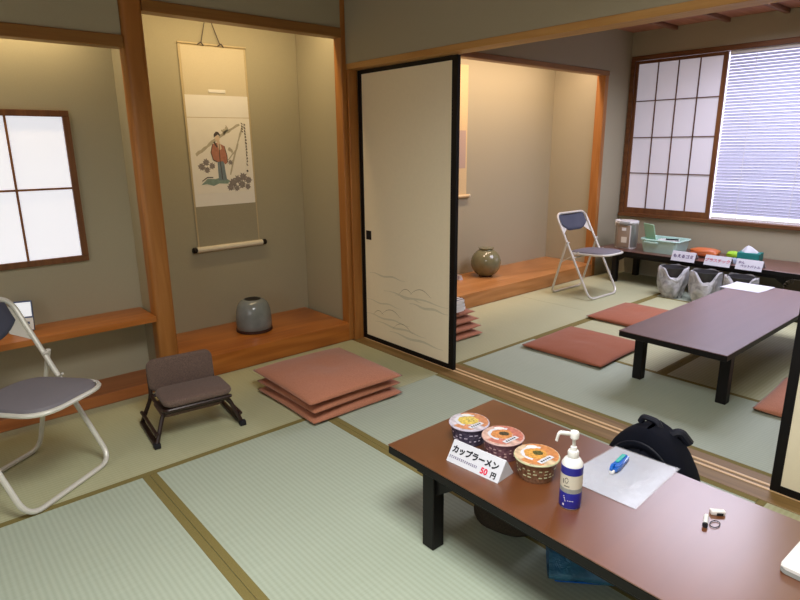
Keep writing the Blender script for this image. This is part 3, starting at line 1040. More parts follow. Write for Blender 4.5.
def pp(u, v):
    return (PX0 + (PX1 - PX0) * u, PZ0 + (PZ1 - PZ0) * v)
def blob(mb, poly, y):
    pts = [pp(*p) for p in poly]
    n = len(pts)
    vs = [(x, y, z) for x, z in pts] + [(x, y + 0.0004, z) for x, z in pts]
    mb._add(vs, [tuple(range(n)), tuple(range(2 * n - 1, n - 1, -1))] + [(i, (i + 1) % n, n + (i + 1) % n, n + i) for i in range(n)])
def leafy(mb, cx, cy, r, n, y, rag=0.35):
    poly = []
    for k in range(n):
        a = 2 * PI * k / n
        rr = r * (1 - rag * (k % 2) + random.uniform(-0.12, 0.12))
        poly.append((cx + rr * math.cos(a), cy + rr * 0.8 * math.sin(a)))
    blob(mb, poly, y)
YP = -0.0041
a = MB(); pw = MB()
for (x0, y0, x1, y1, wd) in ((0.04, 0.52, 0.45, 0.74, 0.03), (0.45, 0.74, 0.86, 0.92, 0.028), (0.62, 0.24, 0.80, 0.66, 0.022), (0.80, 0.66, 0.92, 0.90, 0.02),
                             (0.60, 0.44, 0.76, 0.58, 0.016), (0.55, 0.80, 0.64, 0.88, 0.05), (0.70, 0.55, 0.62, 0.60, 0.03)):
    dx, dy = x1 - x0, y1 - y0
    L = math.hypot(dx, dy); nx, ny = -dy / L * wd, dx / L * wd
    poly = []
    for k in range(9):
        tt = k / 8; j = random.uniform(0.4, 1.1)
        poly.append((x0 + dx * tt + nx * j, y0 + dy * tt + ny * j))
    for k in range(8, -1, -1):
        tt = k / 8; j = random.uniform(0.3, 0.9)
        poly.append((x0 + dx * tt - nx * j, y0 + dy * tt - ny * j))
    blob(pw, poly, YP)
pw.build('painted_branches', 'palewash', sc)
gw = MB()
for (cx, cy, r) in ((0.12, 0.36, 0.07), (0.20, 0.42, 0.065), (0.30, 0.37, 0.06), (0.21, 0.32, 0.06), (0.64, 0.41, 0.05),
                    (0.66, 0.13, 0.085), (0.75, 0.17, 0.08), (0.60, 0.07, 0.07), (0.86, 0.20, 0.085), (0.95, 0.15, 0.075), (0.82, 0.10, 0.08), (0.93, 0.06, 0.06), (0.72, 0.05, 0.06)):
    leafy(gw, cx, cy, r, 18, YP - 0.0002 - random.random() * 0.0002)
gw.build('painted_shrubs', 'greywash', sc)
tl = MB()
blob(tl, [(0.08, 0.12), (0.20, 0.20), (0.34, 0.19), (0.48, 0.22), (0.60, 0.16), (0.56, 0.12), (0.40, 0.13), (0.30, 0.10), (0.18, 0.13)], YP - 0.0004)
tl.build('painted_ground', 'teal', sc)
sk = MB()
blob(sk, [(0.405, 0.45), (0.52, 0.45), (0.53, 0.30), (0.55, 0.17), (0.40, 0.17), (0.40, 0.30)], YP - 0.0006)
sk.build('painted_skirt', 'bluewash', sc)
rb = MB()
blob(rb, [(0.34, 0.66), (0.44, 0.68), (0.55, 0.63), (0.58, 0.52), (0.585, 0.41), (0.54, 0.385), (0.50, 0.43), (0.40, 0.42), (0.33, 0.45), (0.30, 0.55)], YP - 0.0008)
rb.build('painted_robe', 'robe', sc)
fc = MB()
blob(fc, [(0.435 + 0.045 * math.cos(k * PI / 6), 0.735 + 0.042 * math.sin(k * PI / 6)) for k in range(12)], YP - 0.001)
blob(fc, [(0.42, 0.70), (0.47, 0.70), (0.50, 0.60), (0.45, 0.57)], YP - 0.001)
fc.build('painted_face', 'skin', sc)
ik = MB()
blob(ik, [(0.375, 0.745), (0.38, 0.79), (0.42, 0.825), (0.46, 0.82), (0.49, 0.785), (0.485, 0.765), (0.45, 0.785), (0.41, 0.765)], YP - 0.0012)
def inkline(pts, wd=0.006):
    for i in range(len(pts) - 1):
        (xa, ya_), (xb, yb_) = pts[i], pts[i + 1]
        L = math.hypot(xb - xa, yb_ - ya_) or 1
        nx, ny = -(yb_ - ya_) / L * wd, (xb - xa) / L * wd
        blob(ik, [(xa + nx, ya_ + ny), (xb + nx, yb_ + ny), (xb - nx, yb_ - ny), (xa - nx, ya_ - ny)], YP - 0.0012)
inkline([(0.34, 0.66), (0.30, 0.55), (0.33, 0.45), (0.40, 0.42)])
inkline([(0.37, 0.69), (0.42, 0.62)], 0.014)
inkline([(0.55, 0.63), (0.585, 0.50), (0.585, 0.41)])
inkline([(0.46, 0.66), (0.45, 0.45), (0.47, 0.18)])
inkline([(0.10, 0.17), (0.20, 0.22), (0.30, 0.215)], 0.006)
for k in range(14):                              # two columns of brush writing
    y = 0.93 - 0.042 * k
    if y > 0.38:
        inkline([(0.945 + random.uniform(-0.012, 0.012), y), (0.965 + random.uniform(-0.01, 0.01), y - 0.016)], 0.007)
        inkline([(0.94, y - 0.02), (0.97, y - 0.018 + random.uniform(-0.01, 0.01))], 0.004)
for k in range(4):
    y = 0.94 - 0.035 * k
    inkline([(0.89, y), (0.92, y - 0.018)], 0.007)
inkline([(0.93, 0.29), (0.96, 0.275)], 0.012)
ik.build('ink_drawing', 'ink', sc)
# scroll of the far alcove, mostly hidden
fs_ = thing('hanging_scroll', 'pale hanging scroll in the far alcove, only its edge visible past the door', 'scroll', (1.525, 0.580, 1.985))
M['scroll_pale'] = fabric('far_scroll_cloth', (214, 190, 146), (204, 180, 138), 300, 0.85, 0.0)
M['scroll_mauve'] = fabric('far_scroll_inner', (186, 162, 148), (176, 152, 140), 300, 0.85, 0.0)
MB().box(-0.225, 0.225, -0.002, 0, -1.12, 0.0).build('scroll_cloth', 'scroll_pale', fs_)
MB().box(-0.205, 0.205, -0.003, -0.002, -0.88, -0.55).build('painting_sheet', 'scroll_mauve', fs_)
o = MB().tube([(-0.24, -0.012, -1.13), (0.24, -0.012, -1.13)], 0.015, 12).build('roller', 'scroll_pale', fs_)
for s in (-1, 1):
    MB().lathe([(0.013, 0), (0.018, 0.004), (0.018, 0.018), (0.012, 0.022)], 14).build('roller_knob', 'scroll_top', o, (s * 0.238, -0.012, -1.13), (0, s * PI / 2, 0))

# ------------------------------------------------------------------ things on the near table
TZ = NH + 0.0006
def cup(label, x, y, rz, body_rgb, body_rgb2, lid_rgb, ring_rgb, noodle_rgb, centre_rgb, accent_rgb):
    i = len([m_ for m_ in M if m_.startswith('cupbody')])
    M['cupbody%d' % i] = fabric('cup_print', body_rgb, body_rgb2, 110, 0.45, 0.0)
    M['lid%d' % i] = fabric('lid_print', lid_rgb, tuple(int(c * 0.82) for c in lid_rgb), 60, 0.3, 0.0)
    M['ring%d' % i] = plain('lid_ring', ring_rgb, 0.3)
    M['noodle%d' % i] = fabric('noodle_print', noodle_rgb, tuple(int(c * 0.8) for c in noodle_rgb), 160, 0.3, 0.0)
    M['centre%d' % i] = fabric('topping_print', centre_rgb, tuple(int(c * 0.5) for c in centre_rgb), 200, 0.3, 0.0)
    t = thing('noodle_cup', label, 'instant noodle cup', (x, y, TZ), rz, 'cups of instant noodles')
    t.scale = (0.97, 0.97, 0.97)
    MB().lathe([(0.049, 0.004), (0.050, 0.0), (0.054, 0.0), (0.055, 0.004), (0.060, 0.030), (0.0645, 0.058), (0.0650, 0.064)], 40).build('cup_body', 'cupbody%d' % i, t, smooth=50)
    MB().lathe([(0.0645, 0.0645), (0.0705, 0.0655), (0.072, 0.068), (0.0705, 0.0705), (0.066, 0.071)], 40).build('rim', 'ring%d' % i, t, smooth=70)
    lid = MB().lathe([(0.069, 0.0705), (0.069, 0.0718), (0.0, 0.0722)], 40).build('lid', 'lid%d' % i, t)
    M['accent%d' % i] = fabric('accent_print', accent_rgb, tuple(int(c * 0.85) for c in accent_rgb), 90, 0.3, 0.0)
    # printed picture on the lid
    def disc(name, mat, cx, cy, r, sq, z, a0=0, a1=360, rin=0.0, wob_=0.12):
        mb = MB()
        k = 26
        outer = []
        for q in range(k + 1):
            a = math.radians(a0 + (a1 - a0) * q / k)
            rr = r * (1 + random.uniform(-wob_, wob_) * (1 if rin == 0 else 0.3))
            outer.append((cx + rr * math.cos(a), cy + rr * sq * math.sin(a)))
        if rin:
            inner = [(cx + rin * math.cos(math.radians(a0 + (a1 - a0) * q / k)), cy + rin * sq * math.sin(math.radians(a0 + (a1 - a0) * q / k))) for q in range(k, -1, -1)]
            for q in range(k):
                mb.prism([outer[q], outer[q + 1], inner[k - q - 1], inner[k - q]], z, z + 0.0002)
        else:
            mb.prism(outer[:-1] if a1 - a0 == 360 else outer, z, z + 0.0002)
        return mb.build(name, mat, lid)
    disc('accent_print', 'accent%d' % i, 0, 0, 0.0665, 1.0, 0.07225, -35, 120, 0.034, 0.06)
    disc('accent_print', 'accent%d' % i, 0, 0, 0.064, 1.0, 0.07225, 215, 285, 0.030, 0.06)
    disc('bowl_print', 'white', 0, 0.004, 0.050, 0.92, 0.0724, 70, 250, 0.038)
    disc('noodle_print', 'noodle%d' % i, -0.004, 0.004, 0.037, 0.85, 0.0726)
    disc('topping_print', 'centre%d' % i, 0.004, 0.008, 0.017, 0.8, 0.0729)
    disc('logo_print', 'whiteplastic', -0.012, 0.045, 0.018, 0.6, 0.0731, wob_=0.05)
    strip = MB().box(-0.031, 0.031, -0.009, 0.009, 0, 0.0003).build('white_strip', 'white', lid, (0.024, -0.032, 0.0733), (0, 0, 0.80))
    mk = MB()
    for q in range(5):
        mk.box(-0.022 + 0.0095 * q, -0.0165 + 0.0095 * q, -0.004, 0.004, 0.0004, 0.0006)
    mk.build('strip_marks', 'black', strip)
    # small print round the body
    bp_ = MB()
    for q in range(22):
        a = 2 * PI * q / 22
        for zz in (0.022, 0.034, 0.046):
            if random.random() < 0.6:
                rr = 0.0552 + (zz - 0.004) * 0.17
                bp_.xf = Matrix.Rotation(a, 4, 'Z') @ Matrix.Translation((rr + 0.0006, 0, zz))
                bp_.box(-0.0004, 0.0004, -0.006, 0.006 * random.random(), -0.0018, 0.0018)
    bp_.xf = None
    bp_.build('body_print', 'ring%d' % i, t)
    return t
va = math.radians(-49)   # text on the lids reads from the camera side
cup('dark purple noodle cup with yellow noodle lid, farthest from the pump bottle', -0.940, -1.936, va, (92, 84, 104), (58, 52, 74), (214, 204, 212), (196, 186, 204), (230, 202, 104), (240, 214, 120), (212, 144, 104))
cup('pinkish noodle cup in the middle between the purple and brown cups', -0.932, -2.077, va, (140, 100, 108), (104, 70, 82), (222, 184, 168), (206, 170, 164), (222, 150, 92), (92, 84, 66), (204, 126, 110))
cup('brown noodle cup with orange lid right beside the pump bottle', -0.953, -2.226, va, (138, 100, 74), (104, 70, 50), (226, 196, 160), (190, 190, 150), (228, 166, 84), (112, 108, 62), (212, 142, 88))

# folded price sign
ps = thing('price_sign', 'white folded card sign with handwritten price in front of the noodle cups', 'sign', (-1.045, -2.077, TZ), -PI / 2 + 0.085)
SL, SH, SD = 0.200, 0.058, 0.043
MB().prism([(-SD, 0), (SD, 0), (0.002, SH), (-0.002, SH)], -SL / 2, SL / 2).build('card', 'white', ps, (0, 0, 0), (PI / 2, 0, PI / 2))
th = math.atan2(SH, SD - 0.002)
# front face looks to local -y
fm = Matrix.Translation((0, -(SD + 0.002) / 2 - 0.0005, SH / 2 + 0.0004)) @ Matrix.Rotation(th, 4, 'X')
writing('lettering', 'カップラーメン', 0.0255, 'black', ps, fm @ Matrix.Translation((-0.004, 0.008, 0.0006)), 0.0011)
writing('price', '50', 0.026, 'red', ps, fm @ Matrix.Translation((0.042, -0.020, 0.0006)), 0.0009)
writing('price_unit', '円', 0.020, 'black', ps, fm @ Matrix.Translation((0.077, -0.021, 0.0006)), 0.0008)
sm = MB()
sm.xf = fm
xq = -0.094
while xq < 0.014:
    wq = random.uniform(0.003, 0.006)
    for q in range(2):
        yq = -0.019 + 0.0045 * q + random.uniform(-0.001, 0.001)
        sm.box(xq, xq + wq, yq, yq + 0.0011, 0.0003, 0.0007)
    sm.box(xq + wq * 0.4, xq + wq * 0.4 + 0.0011, -0.0205, -0.0125, 0.0003, 0.0007)
    xq += wq + 0.0028
sm.xf = None
sm.build('small_writing', 'purple', ps)

# pump bottle
pb = thing('pump_bottle', 'white and navy sanitiser pump bottle standing on the near table', 'bottle', (-1.010, -2.384, TZ), math.radians(139))
pb.scale = (0.87, 0.87, 1.19)
MB().lathe([(0.031, 0.0), (0.034, 0.003), (0.0343, 0.02), (0.0343, 0.105), (0.0335, 0.111), (0.026, 0.121), (0.0165, 0.126)], 36).build('bottle_body', 'whiteplastic', pb, smooth=50)
MB().lathe([(0.0344, 0.003), (0.0348, 0.004), (0.0348, 0.042), (0.0344, 0.043)], 36).build('label_base', 'navyblue', pb)
MB().lathe([(0.0344, 0.0432), (0.0347, 0.0433), (0.0347, 0.054), (0.0344, 0.0542)], 36).build('label_stripe', 'grey_label', pb)
MB().lathe([(0.0344, 0.0544), (0.0347, 0.0545), (0.0347, 0.088), (0.0344, 0.0882)], 36).build('label_panel', 'beige_label', pb)
MB().lathe([(0.0344, 0.0884), (0.0348, 0.0885), (0.0348, 0.107), (0.0340, 0.108)], 36).build('label_top', 'navyblue', pb)
MB().lathe([(0.0165, 0.126), (0.0175, 0.128), (0.0175, 0.140), (0.0155, 0.143), (0.0105, 0.1435), (0.010, 0.152), (0.0055, 0.153)], 28).build('collar', 'whiteplastic', pb, smooth=40)
MB().lathe([(0.0055, 0.153), (0.0055, 0.170)], 16).build('pump_stem', 'whiteplastic', pb)
pm = MB().lathe([(0.007, 0.170), (0.0135, 0.174), (0.0145, 0.186), (0.012, 0.190), (0.0, 0.191)], 24)
pm.build('pump_head', 'whiteplastic', pb, smooth=40)
MB().tube(round_path([(0.008, 0, 0.184), (0.050, 0, 0.188), (0.056, 0, 0.167)], 0.008), [0.0052] * 3 + [0.0048] * 4 + [0.0044] * 2, 12).build('nozzle', 'whiteplastic', pb)
# printed marks on the label, facing the camera
lm = MB()
va_ = math.atan2(C.y + 2.376, C.x + 1.003) - math.radians(139)
def mark(mb, ang, z, w_, h_, r=0.0349):
    mb.xf = Matrix.Rotation(va_ + ang, 4, 'Z') @ Matrix.Translation((r, 0, z))
    mb.box(-0.0003, 0.0003, -w_ / 2, w_ / 2, -h_ / 2, h_ / 2)
    mb.xf = None
for q in range(10):
    a = 2 * PI * q / 10
    mark(lm, 0.12 + 0.17 * math.cos(a) * 0.9 - 0.55, 0.075 + 0.0065 * math.sin(a), 0.0018, 0.0026)
for q in range(5):
    mark(lm, -0.62 + 0.11 * q, 0.0605, 0.0026, 0.0022)
mark(lm, -0.74, 0.072, 0.0022, 0.012)
lm.build('label_marks', 'black', pb)
lm = MB()
for q in range(4):
    mark(lm, -0.6 + 0.05 * q, 0.034 - 0.004 * q, 0.0035, 0.0018, 0.0350)
    mark(lm, -0.2 + 0.15 * q, 0.024, 0.003, 0.0016, 0.0350)
mark(lm, -0.62, 0.012, 0.006, 0.005, 0.0350)
lm.build('base_marks', 'whiteplastic', pb)

# document folder with a tape roller on it
df = thing('document_folder', 'white sheet in a clear plastic folder on the near table', 'folder', (0, 0, TZ))
q = [(-0.612, -2.300), (-0.598, -2.502), (-0.893, -2.517), (-0.905, -2.288)]
q = q[::-1]
MB().prism(q, 0.0, 0.0012).build('paper_sheet', 'sheet', df)
MB().prism([(x + (0.004 if x > -0.7 else -0.004), y + (0.003 if y > -2.4 else -0.005)) for x, y in q], 0.0014, 0.0024).build('clear_cover', 'clear_sheet', df)
tr = thing('tape_glue', 'blue and green tape glue dispenser lying on the white folder', 'tape glue', (-0.716, -2.372, TZ + 0.0028), math.atan2(0.02, 0.17))
M['blue_pl'] = plain('blue_translucent_plastic', (28, 98, 190), 0.15, 0.6)
M['teal_pl'] = plain('teal_plastic', (50, 170, 160), 0.2, 0.6)
MB().prism([(-0.055, -0.012), (-0.03, -0.015), (0.045, -0.011), (0.05, 0.0), (0.045, 0.011), (-0.03, 0.013), (-0.055, 0.006)], 0.0, 0.020, 0.005).build('body', 'blue_pl', tr)
MB().prism(rrect(0.06, 0.012, 0.005), 0.020, 0.023, 0.001).build('slide_cap', 'teal_pl', tr, (0.008, 0.002, 0))
MB().lathe([(0.0, 0.0), (0.014, 0.0), (0.014, 0.008), (0.0, 0.008)], 20).build('wheel', 'blue_pl', tr, (-0.052, 0.006, 0.014), (PI / 2, 0, 0))
MB().box(-0.068, -0.05, -0.008, 0.006, 0.0, 0.010, 0.003).build('tip', 'whiteplastic', tr)

# small white stick with cap and strap loop
us = thing('memory_stick', 'small white memory stick with open cap and black strap on the near table', 'memory stick', (-0.772, -2.675, TZ), 0.0)
M['pinkwhite'] = plain('pale_plastic', (226, 218, 214), 0.4)
MB().box(-0.019, 0.019, -0.0085, 0.0085, 0, 0.012, 0.003).build('cap', 'pinkwhite', us, (0.024, -0.003, 0), (0, 0, -0.85))
MB().box(-0.005, 0.012, -0.0088, -0.0082, 0.001, 0.009).build('cap_slot', 'black', us, (0.0225, -0.004, 0), (0, 0, -0.85))
MB().tube([(-0.016, 0.010, 0.006), (-0.058, -0.004, 0.006)], 0.0062, 12).build('stick', 'whiteplastic', us)
MB().tube([(-0.056, -0.0033, 0.006), (-0.064, -0.006, 0.006)], 0.0068, 12).build('end_ring', 'black', us)
lp = [(-0.030 + 0.018 * math.cos(a_) , -0.018 + 0.011 * math.sin(a_), 0.002) for a_ in [2 * PI * k / 16 for k in range(16)]]
MB().tube(lp, 0.0012, 6, True).build('strap_loop', 'black', us)
# white device at the right edge
wd_ = thing('laptop', 'white flat device lying at the frame edge on the near table', 'laptop', (-0.876, -2.866, TZ), math.radians(-2))
MB().prism([(p[0] + 0.095, p[1] - 0.14) for p in rrect(0.19, 0.28, 0.012)], 0.001, 0.012, 0.002).build('base', 'grey_label', wd_)
MB().prism([(p[0] + 0.095, p[1] - 0.14) for p in rrect(0.19, 0.28, 0.012)], 0.0125, 0.020, 0.002).build('lid', 'whiteplastic', wd_)

# ------------------------------------------------------------------ backpack behind the near table
bk = thing('backpack', 'dark navy backpack standing on the floor behind the near table', 'backpack', (-0.42, -2.335, 0.0), 0.0)
def dome(u_, v_, w_, d_, h_, fx, z0=0.0):
    """rounded bag: u around, v from base to top"""
    a_ = 2 * PI * u_
    t_ = v_
    k = (1 - t_ ** 2.4) ** 0.55
    ca, sa = math.cos(a_), math.sin(a_)
    ex = math.copysign(abs(ca) ** 0.6, ca); ey = math.copysign(abs(sa) ** 0.75, sa)
    lump = 1 + 0.03 * noise.noise(Vector((ca * 2, sa * 2, t_ * 4)))
    return (fx + d_ / 2 * ex * (0.55 + 0.45 * k) * (1 if t_ < 1 else 0.2) * lump, w_ / 2 * ey * k * lump, z0 + h_ * t_)
mb = MB()
mb.grid(lambda u, v: dome(u, min(0.999, v ** 0.8), 0.375, 0.17, 0.352, 0), 40, 22, True)
mb.lathe([(0.0, 0.0005), (0.03, 0.0005)], 8)
mb.build('main_bag', 'navy', bk, smooth=70)
mb = MB()
mb.grid(lambda u, v: dome(u, min(0.999, v ** 0.8), 0.31, 0.10, 0.28, -0.06), 40, 18, True)
mb.build('front_pocket', 'navy', bk, smooth=70)
M['navy_trim'] = plain('navy_webbing', (18, 21, 34), 0.6)
arc = [(-0.088 + 0.05 * (k / 20 - 0.5) ** 2, 0.158 * math.cos(PI * k / 20), 0.05 + 0.262 * math.sin(PI * k / 20)) for k in range(21)]
MB().tube(arc, 0.004, 6).build('zip_piping', 'navy_trim', bk)
MB().tube(round_path([(0.01, 0.055, 0.340), (0.01, 0.045, 0.364), (0.01, -0.005, 0.362), (0.01, -0.02, 0.338)], 0.012), 0.011, 8).build('carry_handle', 'navy_trim', bk)
MB().tube(round_path([(0.02, -0.050, 0.322), (0.03, -0.078, 0.345), (0.05, -0.105, 0.302)], 0.02), 0.016, 8).build('shoulder_strap', 'navy_trim', bk)

# things on the floor under the near table
M['brown_cloth'] = fabric('dark_bag_cloth', (58, 50, 40), (42, 36, 30), 300, 0.9, 0.0)
tb = thing('tote_bag', 'dark cloth bag slumped on the floor under the near table', 'bag', (-0.845, -2.055, 0.0), math.radians(-78))
def sag(u, v):
    a_ = 2 * PI * u
    k = math.sqrt(max(0.0, 1 - abs(2 * v - 1) ** 2.2))
    l_ = 1 + 0.12 * noise.noise(Vector((math.cos(a_) * 1.5, math.sin(a_) * 1.5, v * 3)))
    return (0.135 * math.cos(a_) * k * l_, 0.12 * math.sin(a_) * k * l_, 0.001 + 0.12 * v)
MB().grid(sag, 32, 16, True).build('bag_body', 'brown_cloth', tb, smooth=80)
MB().tube([(-0.11, -0.02, 0.115), (-0.06, -0.06, 0.15), (0.04, -0.06, 0.15), (0.10, -0.02, 0.115)], 0.008, 8).build('bag_handle', 'brown_cloth', tb)
bb = thing('plastic_bag', 'blue translucent plastic bag lying under the near table edge', 'bag', (-0.820, -2.400, 0.0), math.radians(-52))
def pbag(u, v):
    x = -0.17 + 0.34 * u
    a_ = 2 * PI * v
    fl_ = 1 + 0.18 * noise.noise(Vector((u * 5, math.cos(a_) * 1.2, math.sin(a_) * 1.2)))
    h_ = 0.055 * (1 - 0.55 * u) * fl_
    return (x, 0.105 * math.cos(a_) * (1 - 0.25 * u) * fl_, 0.0012 + max(0.0, h_ + h_ * math.sin(a_)))
MB().grid(lambda u, v: pbag(v, u), 30, 18, True).build('bag_body', 'blue_film', bb, smooth=80)
MB().prism([(-0.15, -0.08), (0.14, -0.06), (0.14, 0.06), (-0.15, 0.08)], 0.006, 0.022, 0.006).build('contents', M['blue_pl'], bb)

# ------------------------------------------------------------------ device on the left shelf
dv = thing('desk_monitor', 'small white electronic device with pale screen on the left shelf', 'device', (-1.908, 0.135, 0.4345), math.radians(-18))
M['screen'] = glow('pale_lcd', (216, 228, 240), 0.55)
M['blue_edge'] = plain('blue_grey_plastic', (78, 92, 128), 0.4)
k_ = MB().box(-0.047, 0.047, -0.009, 0.009, 0, 0.148, 0.005)
body = k_.build('case', 'blue_edge', dv, (0, 0, 0.003), (math.radians(-14), 0, 0))
MB().box(-0.0455, 0.0455, -0.0115, -0.0092, 0.003, 0.062, 0.001, 1).build('control_panel', 'whiteplastic', body)
MB().box(-0.042, 0.042, -0.0105, -0.0092, 0.070, 0.140).build('screen', 'screen', body)
MB().box(0.006, 0.030, -0.0125, -0.0114, 0.032, 0.044).build('button', 'blue_edge', body)
MB().box(-0.035, 0.035, 0.022, 0.050, 0.0, 0.012, 0.003).build('stand_foot', 'whiteplastic', dv)

# ------------------------------------------------------------------ things on the wall table of the far room
# electric water pot
ep = thing('water_pot', 'silver electric water pot on the wall table by the shoji screen', 'water pot', (3.135, -0.285, TZ), math.radians(14))
M['pot_steel'] = plain('brushed_steel', (176, 174, 168), 0.32, 0.5, 0.7)
M['pot_front'] = plain('pot_front_panel', (150, 132, 112), 0.3, 0.5, 0.2, 0.15, 18)
MB().prism(rrect(0.20, 0.205, 0.085, 8), 0.012, 0.235, 0.006).build('pot_body', 'pot_steel', ep, smooth=50)
MB().prism(rrect(0.19, 0.195, 0.08, 8), 0.0, 0.012).build('pot_base', 'whiteplastic', ep)
MB().prism(rrect(0.205, 0.21, 0.09, 8), 0.2355, 0.262, 0.010).build('pot_lid', 'whiteplastic', ep, smooth=50)
fpn = MB().box(-0.108, -0.088, -0.055, 0.060, 0.012, 0.225, 0.004).build('front_panel', 'pot_front', ep)
MB().box(-0.1095, -0.1078, -0.032, 0.02, 0.06, 0.115).build('level_label', 'beige_label', fpn)
MB().box(-0.1095, -0.1078, -0.02, 0.02, 0.175, 0.205).build('buttons', 'whiteplastic', fpn)
MB().box(-0.109, -0.100, -0.064, -0.055, 0.012, 0.228, 0.002).build('panel_edge', 'whiteplastic', fpn)
MB().box(-0.125, -0.05, -0.045, 0.045, 0.236, 0.258, 0.008).build('spout', 'grey_label', ep)
MB().tube(round_path([(0.0, 0.108, 0.21), (0.02, 0.118, 0.262), (0.06, 0.09, 0.262)], 0.02), 0.006, 8).build('handle', 'whiteplastic', ep)

# mint basket
bs = thing('plastic_basket', 'mint green plastic basket with lid leaning up on the wall table', 'basket', (3.150, -0.668, TZ), 0.0)
M['mint'] = plain('mint_plastic', (184, 216, 204), 0.4, 0.4)
M['mint_lid'] = plain('mint_lid_plastic', (168, 214, 182), 0.4, 0.4)
bm_ = MB()
o1, o2, i1, i2 = rrect(0.25, 0.31, 0.03), rrect(0.285, 0.350, 0.035), rrect(0.272, 0.338, 0.03), rrect(0.238, 0.298, 0.026)
n = len(o1)
vs = [(*p, 0.0) for p in o1] + [(*p, 0.118) for p in o2] + [(*p, 0.118) for p in i1] + [(*p, 0.006) for p in i2]
fs = [tuple(range(n - 1, -1, -1)), tuple(range(3 * n, 4 * n))]
for a0 in (0, n, 2 * n):
    fs += [(a0 + k, a0 + (k + 1) % n, a0 + n + (k + 1) % n, a0 + n + k) for k in range(n)]
bm_._add(vs, fs)
bm_.build('basket_body', 'mint', bs, smooth=50)
rim = [(p[0], p[1], 0.119) for p in rrect(0.292, 0.357, 0.036)]
MB().tube(rim, 0.008, 6, True).build('basket_rim', 'mint', bs)
MB().box(-0.160, -0.138, 0.0, 0.13, 0.088, 0.104, 0.004).build('handle', 'mint', bs)
o = MB().box(-0.075, 0.085, -0.005, 0.005, 0.0, 0.19, 0.004, 1).build('lid', 'mint_lid', bs, (-0.050, 0.105, 0.075), (math.radians(-14), 0, math.radians(60)))
o = MB().prism(rrect(0.15, 0.18, 0.03), 0.0, 0.03, 0.01).build('folded_towel', 'whiteplastic', None, (3.16, -0.70, TZ + 0.0075))
tag(o, 'white folded towel inside the mint green basket', 'towel')
o = MB().prism(rrect(0.14, 0.17, 0.03), 0.0, 0.075, 0.015).build('tissue_pack', 'whiteplastic', None, (3.17, -0.69, TZ + 0.0385), (0, 0, 0.1))
tag(o, 'white soft pack topmost in the mint green basket', 'pack')
o = MB().tube([(3.13, -0.68, TZ + 0.122), (3.17, -0.78, TZ + 0.122)], 0.007, 8).build('black_pen', 'black', None)
tag(o, 'black pen lying across the pack in the basket', 'pen')

# orange pack
M['orange'] = plain('orange_wrap', (188, 98, 46), 0.35, 0.5, 0, 0.25, 25)
op = MB()
def crink(u, v, sx=0.13, sy=0.25, h=0.085, sd=3):
    a_ = 2 * PI * u
    k = max(0.0, 1 - abs(2 * v - 1) ** 2.6) ** 0.5
    ca, sa = math.cos(a_), math.sin(a_)
    l_ = 1 + 0.16 * noise.noise(Vector((ca * 2.2, sa * 2.2, v * 5 + sd)))
    return (sx / 2 * math.copysign(abs(ca) ** 0.7, ca) * k * l_, sy / 2 * math.copysign(abs(sa) ** 0.7, sa) * k * l_, 0.0005 + h * v)
op.grid(lambda u, v: crink(u, v), 36, 14, True)
o = op.build('snack_pack', 'orange', None, (3.14, -1.035, TZ), (0, 0, 0.1), 50)
tag(o, 'crinkled orange pack on the wall table behind the paper signs', 'pack')
# tissue box and neighbours
tx = thing('tissue_box', 'teal tissue box with a white tissue pulled up on the wall table', 'tissue box', (3.17, -1.395, TZ), 0.06)
M['teal_card'] = plain('teal_card', (24, 120, 112), 0.5)
MB().box(-0.06, 0.06, -0.085, 0.085, 0, 0.085, 0.003, 1).build('box', 'teal_card', tx)
tm = MB()
def tis(u, v):
    a_ = 2 * PI * u
    k = (1 - v) ** 0.7
    return (0.040 * math.cos(a_) * k * (1 + 0.25 * math.sin(3 * a_)), 0.062 * math.sin(a_) * k * (1 + 0.15 * math.sin(5 * a_)) + 0.02 * v, 0.0852 + 0.055 * v)
tm.grid(tis, 28, 8, True)
tm.build('tissue', 'white', tx, smooth=60)
M['lime'] = plain('lime_wrap', (150, 196, 40), 0.45)
lm = MB(); lm.grid(lambda u, v: crink(u, v, 0.10, 0.11, 0.07, 9), 24, 10, True)
o = lm.build('snack_pack', 'lime', None, (3.23, -1.245, TZ), (0, 0, 0), 50)
tag(o, 'small lime green pack beside the teal tissue box', 'pack')
M['bluegrey'] = plain('blue_grey_pack', (150, 160, 176), 0.5)
o = MB().prism(rrect(0.09, 0.13, 0.02), 0.0, 0.035, 0.01).build('wipes_pack', 'bluegrey', None, (3.045, -1.30, TZ))
tag(o, 'pale blue-grey pack in front of the lime green pack', 'pack')

# paper signs folded over the edge of the wall table
ex = 3.186 - 0.53 / 2
def edge_sign(label, yc, wid, lines):
    t = thing('paper_sign', label, 'sign', (ex - 0.0065, yc, TZ), 0.0, 'handwritten paper signs over the bins')
    MB().prism([(-0.008, -0.023), (-0.0066, -0.023), (0.0295, 0.056), (0.081, 0.0002), (0.083, 0.0002), (0.030, 0.060), (0.028, 0.060)], -wid / 2, wid / 2).build('card', 'white', t, (0, 0, 0), (PI / 2, 0, 0))
    a_ = math.atan2(0.083, 0.036)
    fm_ = Matrix.Translation((0.0105 - 0.0018, 0, 0.018 + 0.0010)) @ Matrix.Rotation(-PI / 2, 4, 'Z') @ Matrix.Rotation(a_, 4, 'X')
    for k, (tx_, sz, ox, oy, mt) in enumerate(lines):
        writing('lettering', tx_, sz, mt, t, fm_ @ Matrix.Translation((ox, oy, 0.0006)), 0.0008)
    return t
edge_sign('white paper sign over the leftmost bin, written in dark letters', -0.945, 0.205, [('もえるゴミ', 0.036, 0, 0.0, 'purple')])
edge_sign('white paper sign over the middle bin, written in pink letters', -1.232, 0.21, [('プラスチック', 0.034, 0, 0.0, 'pink')])
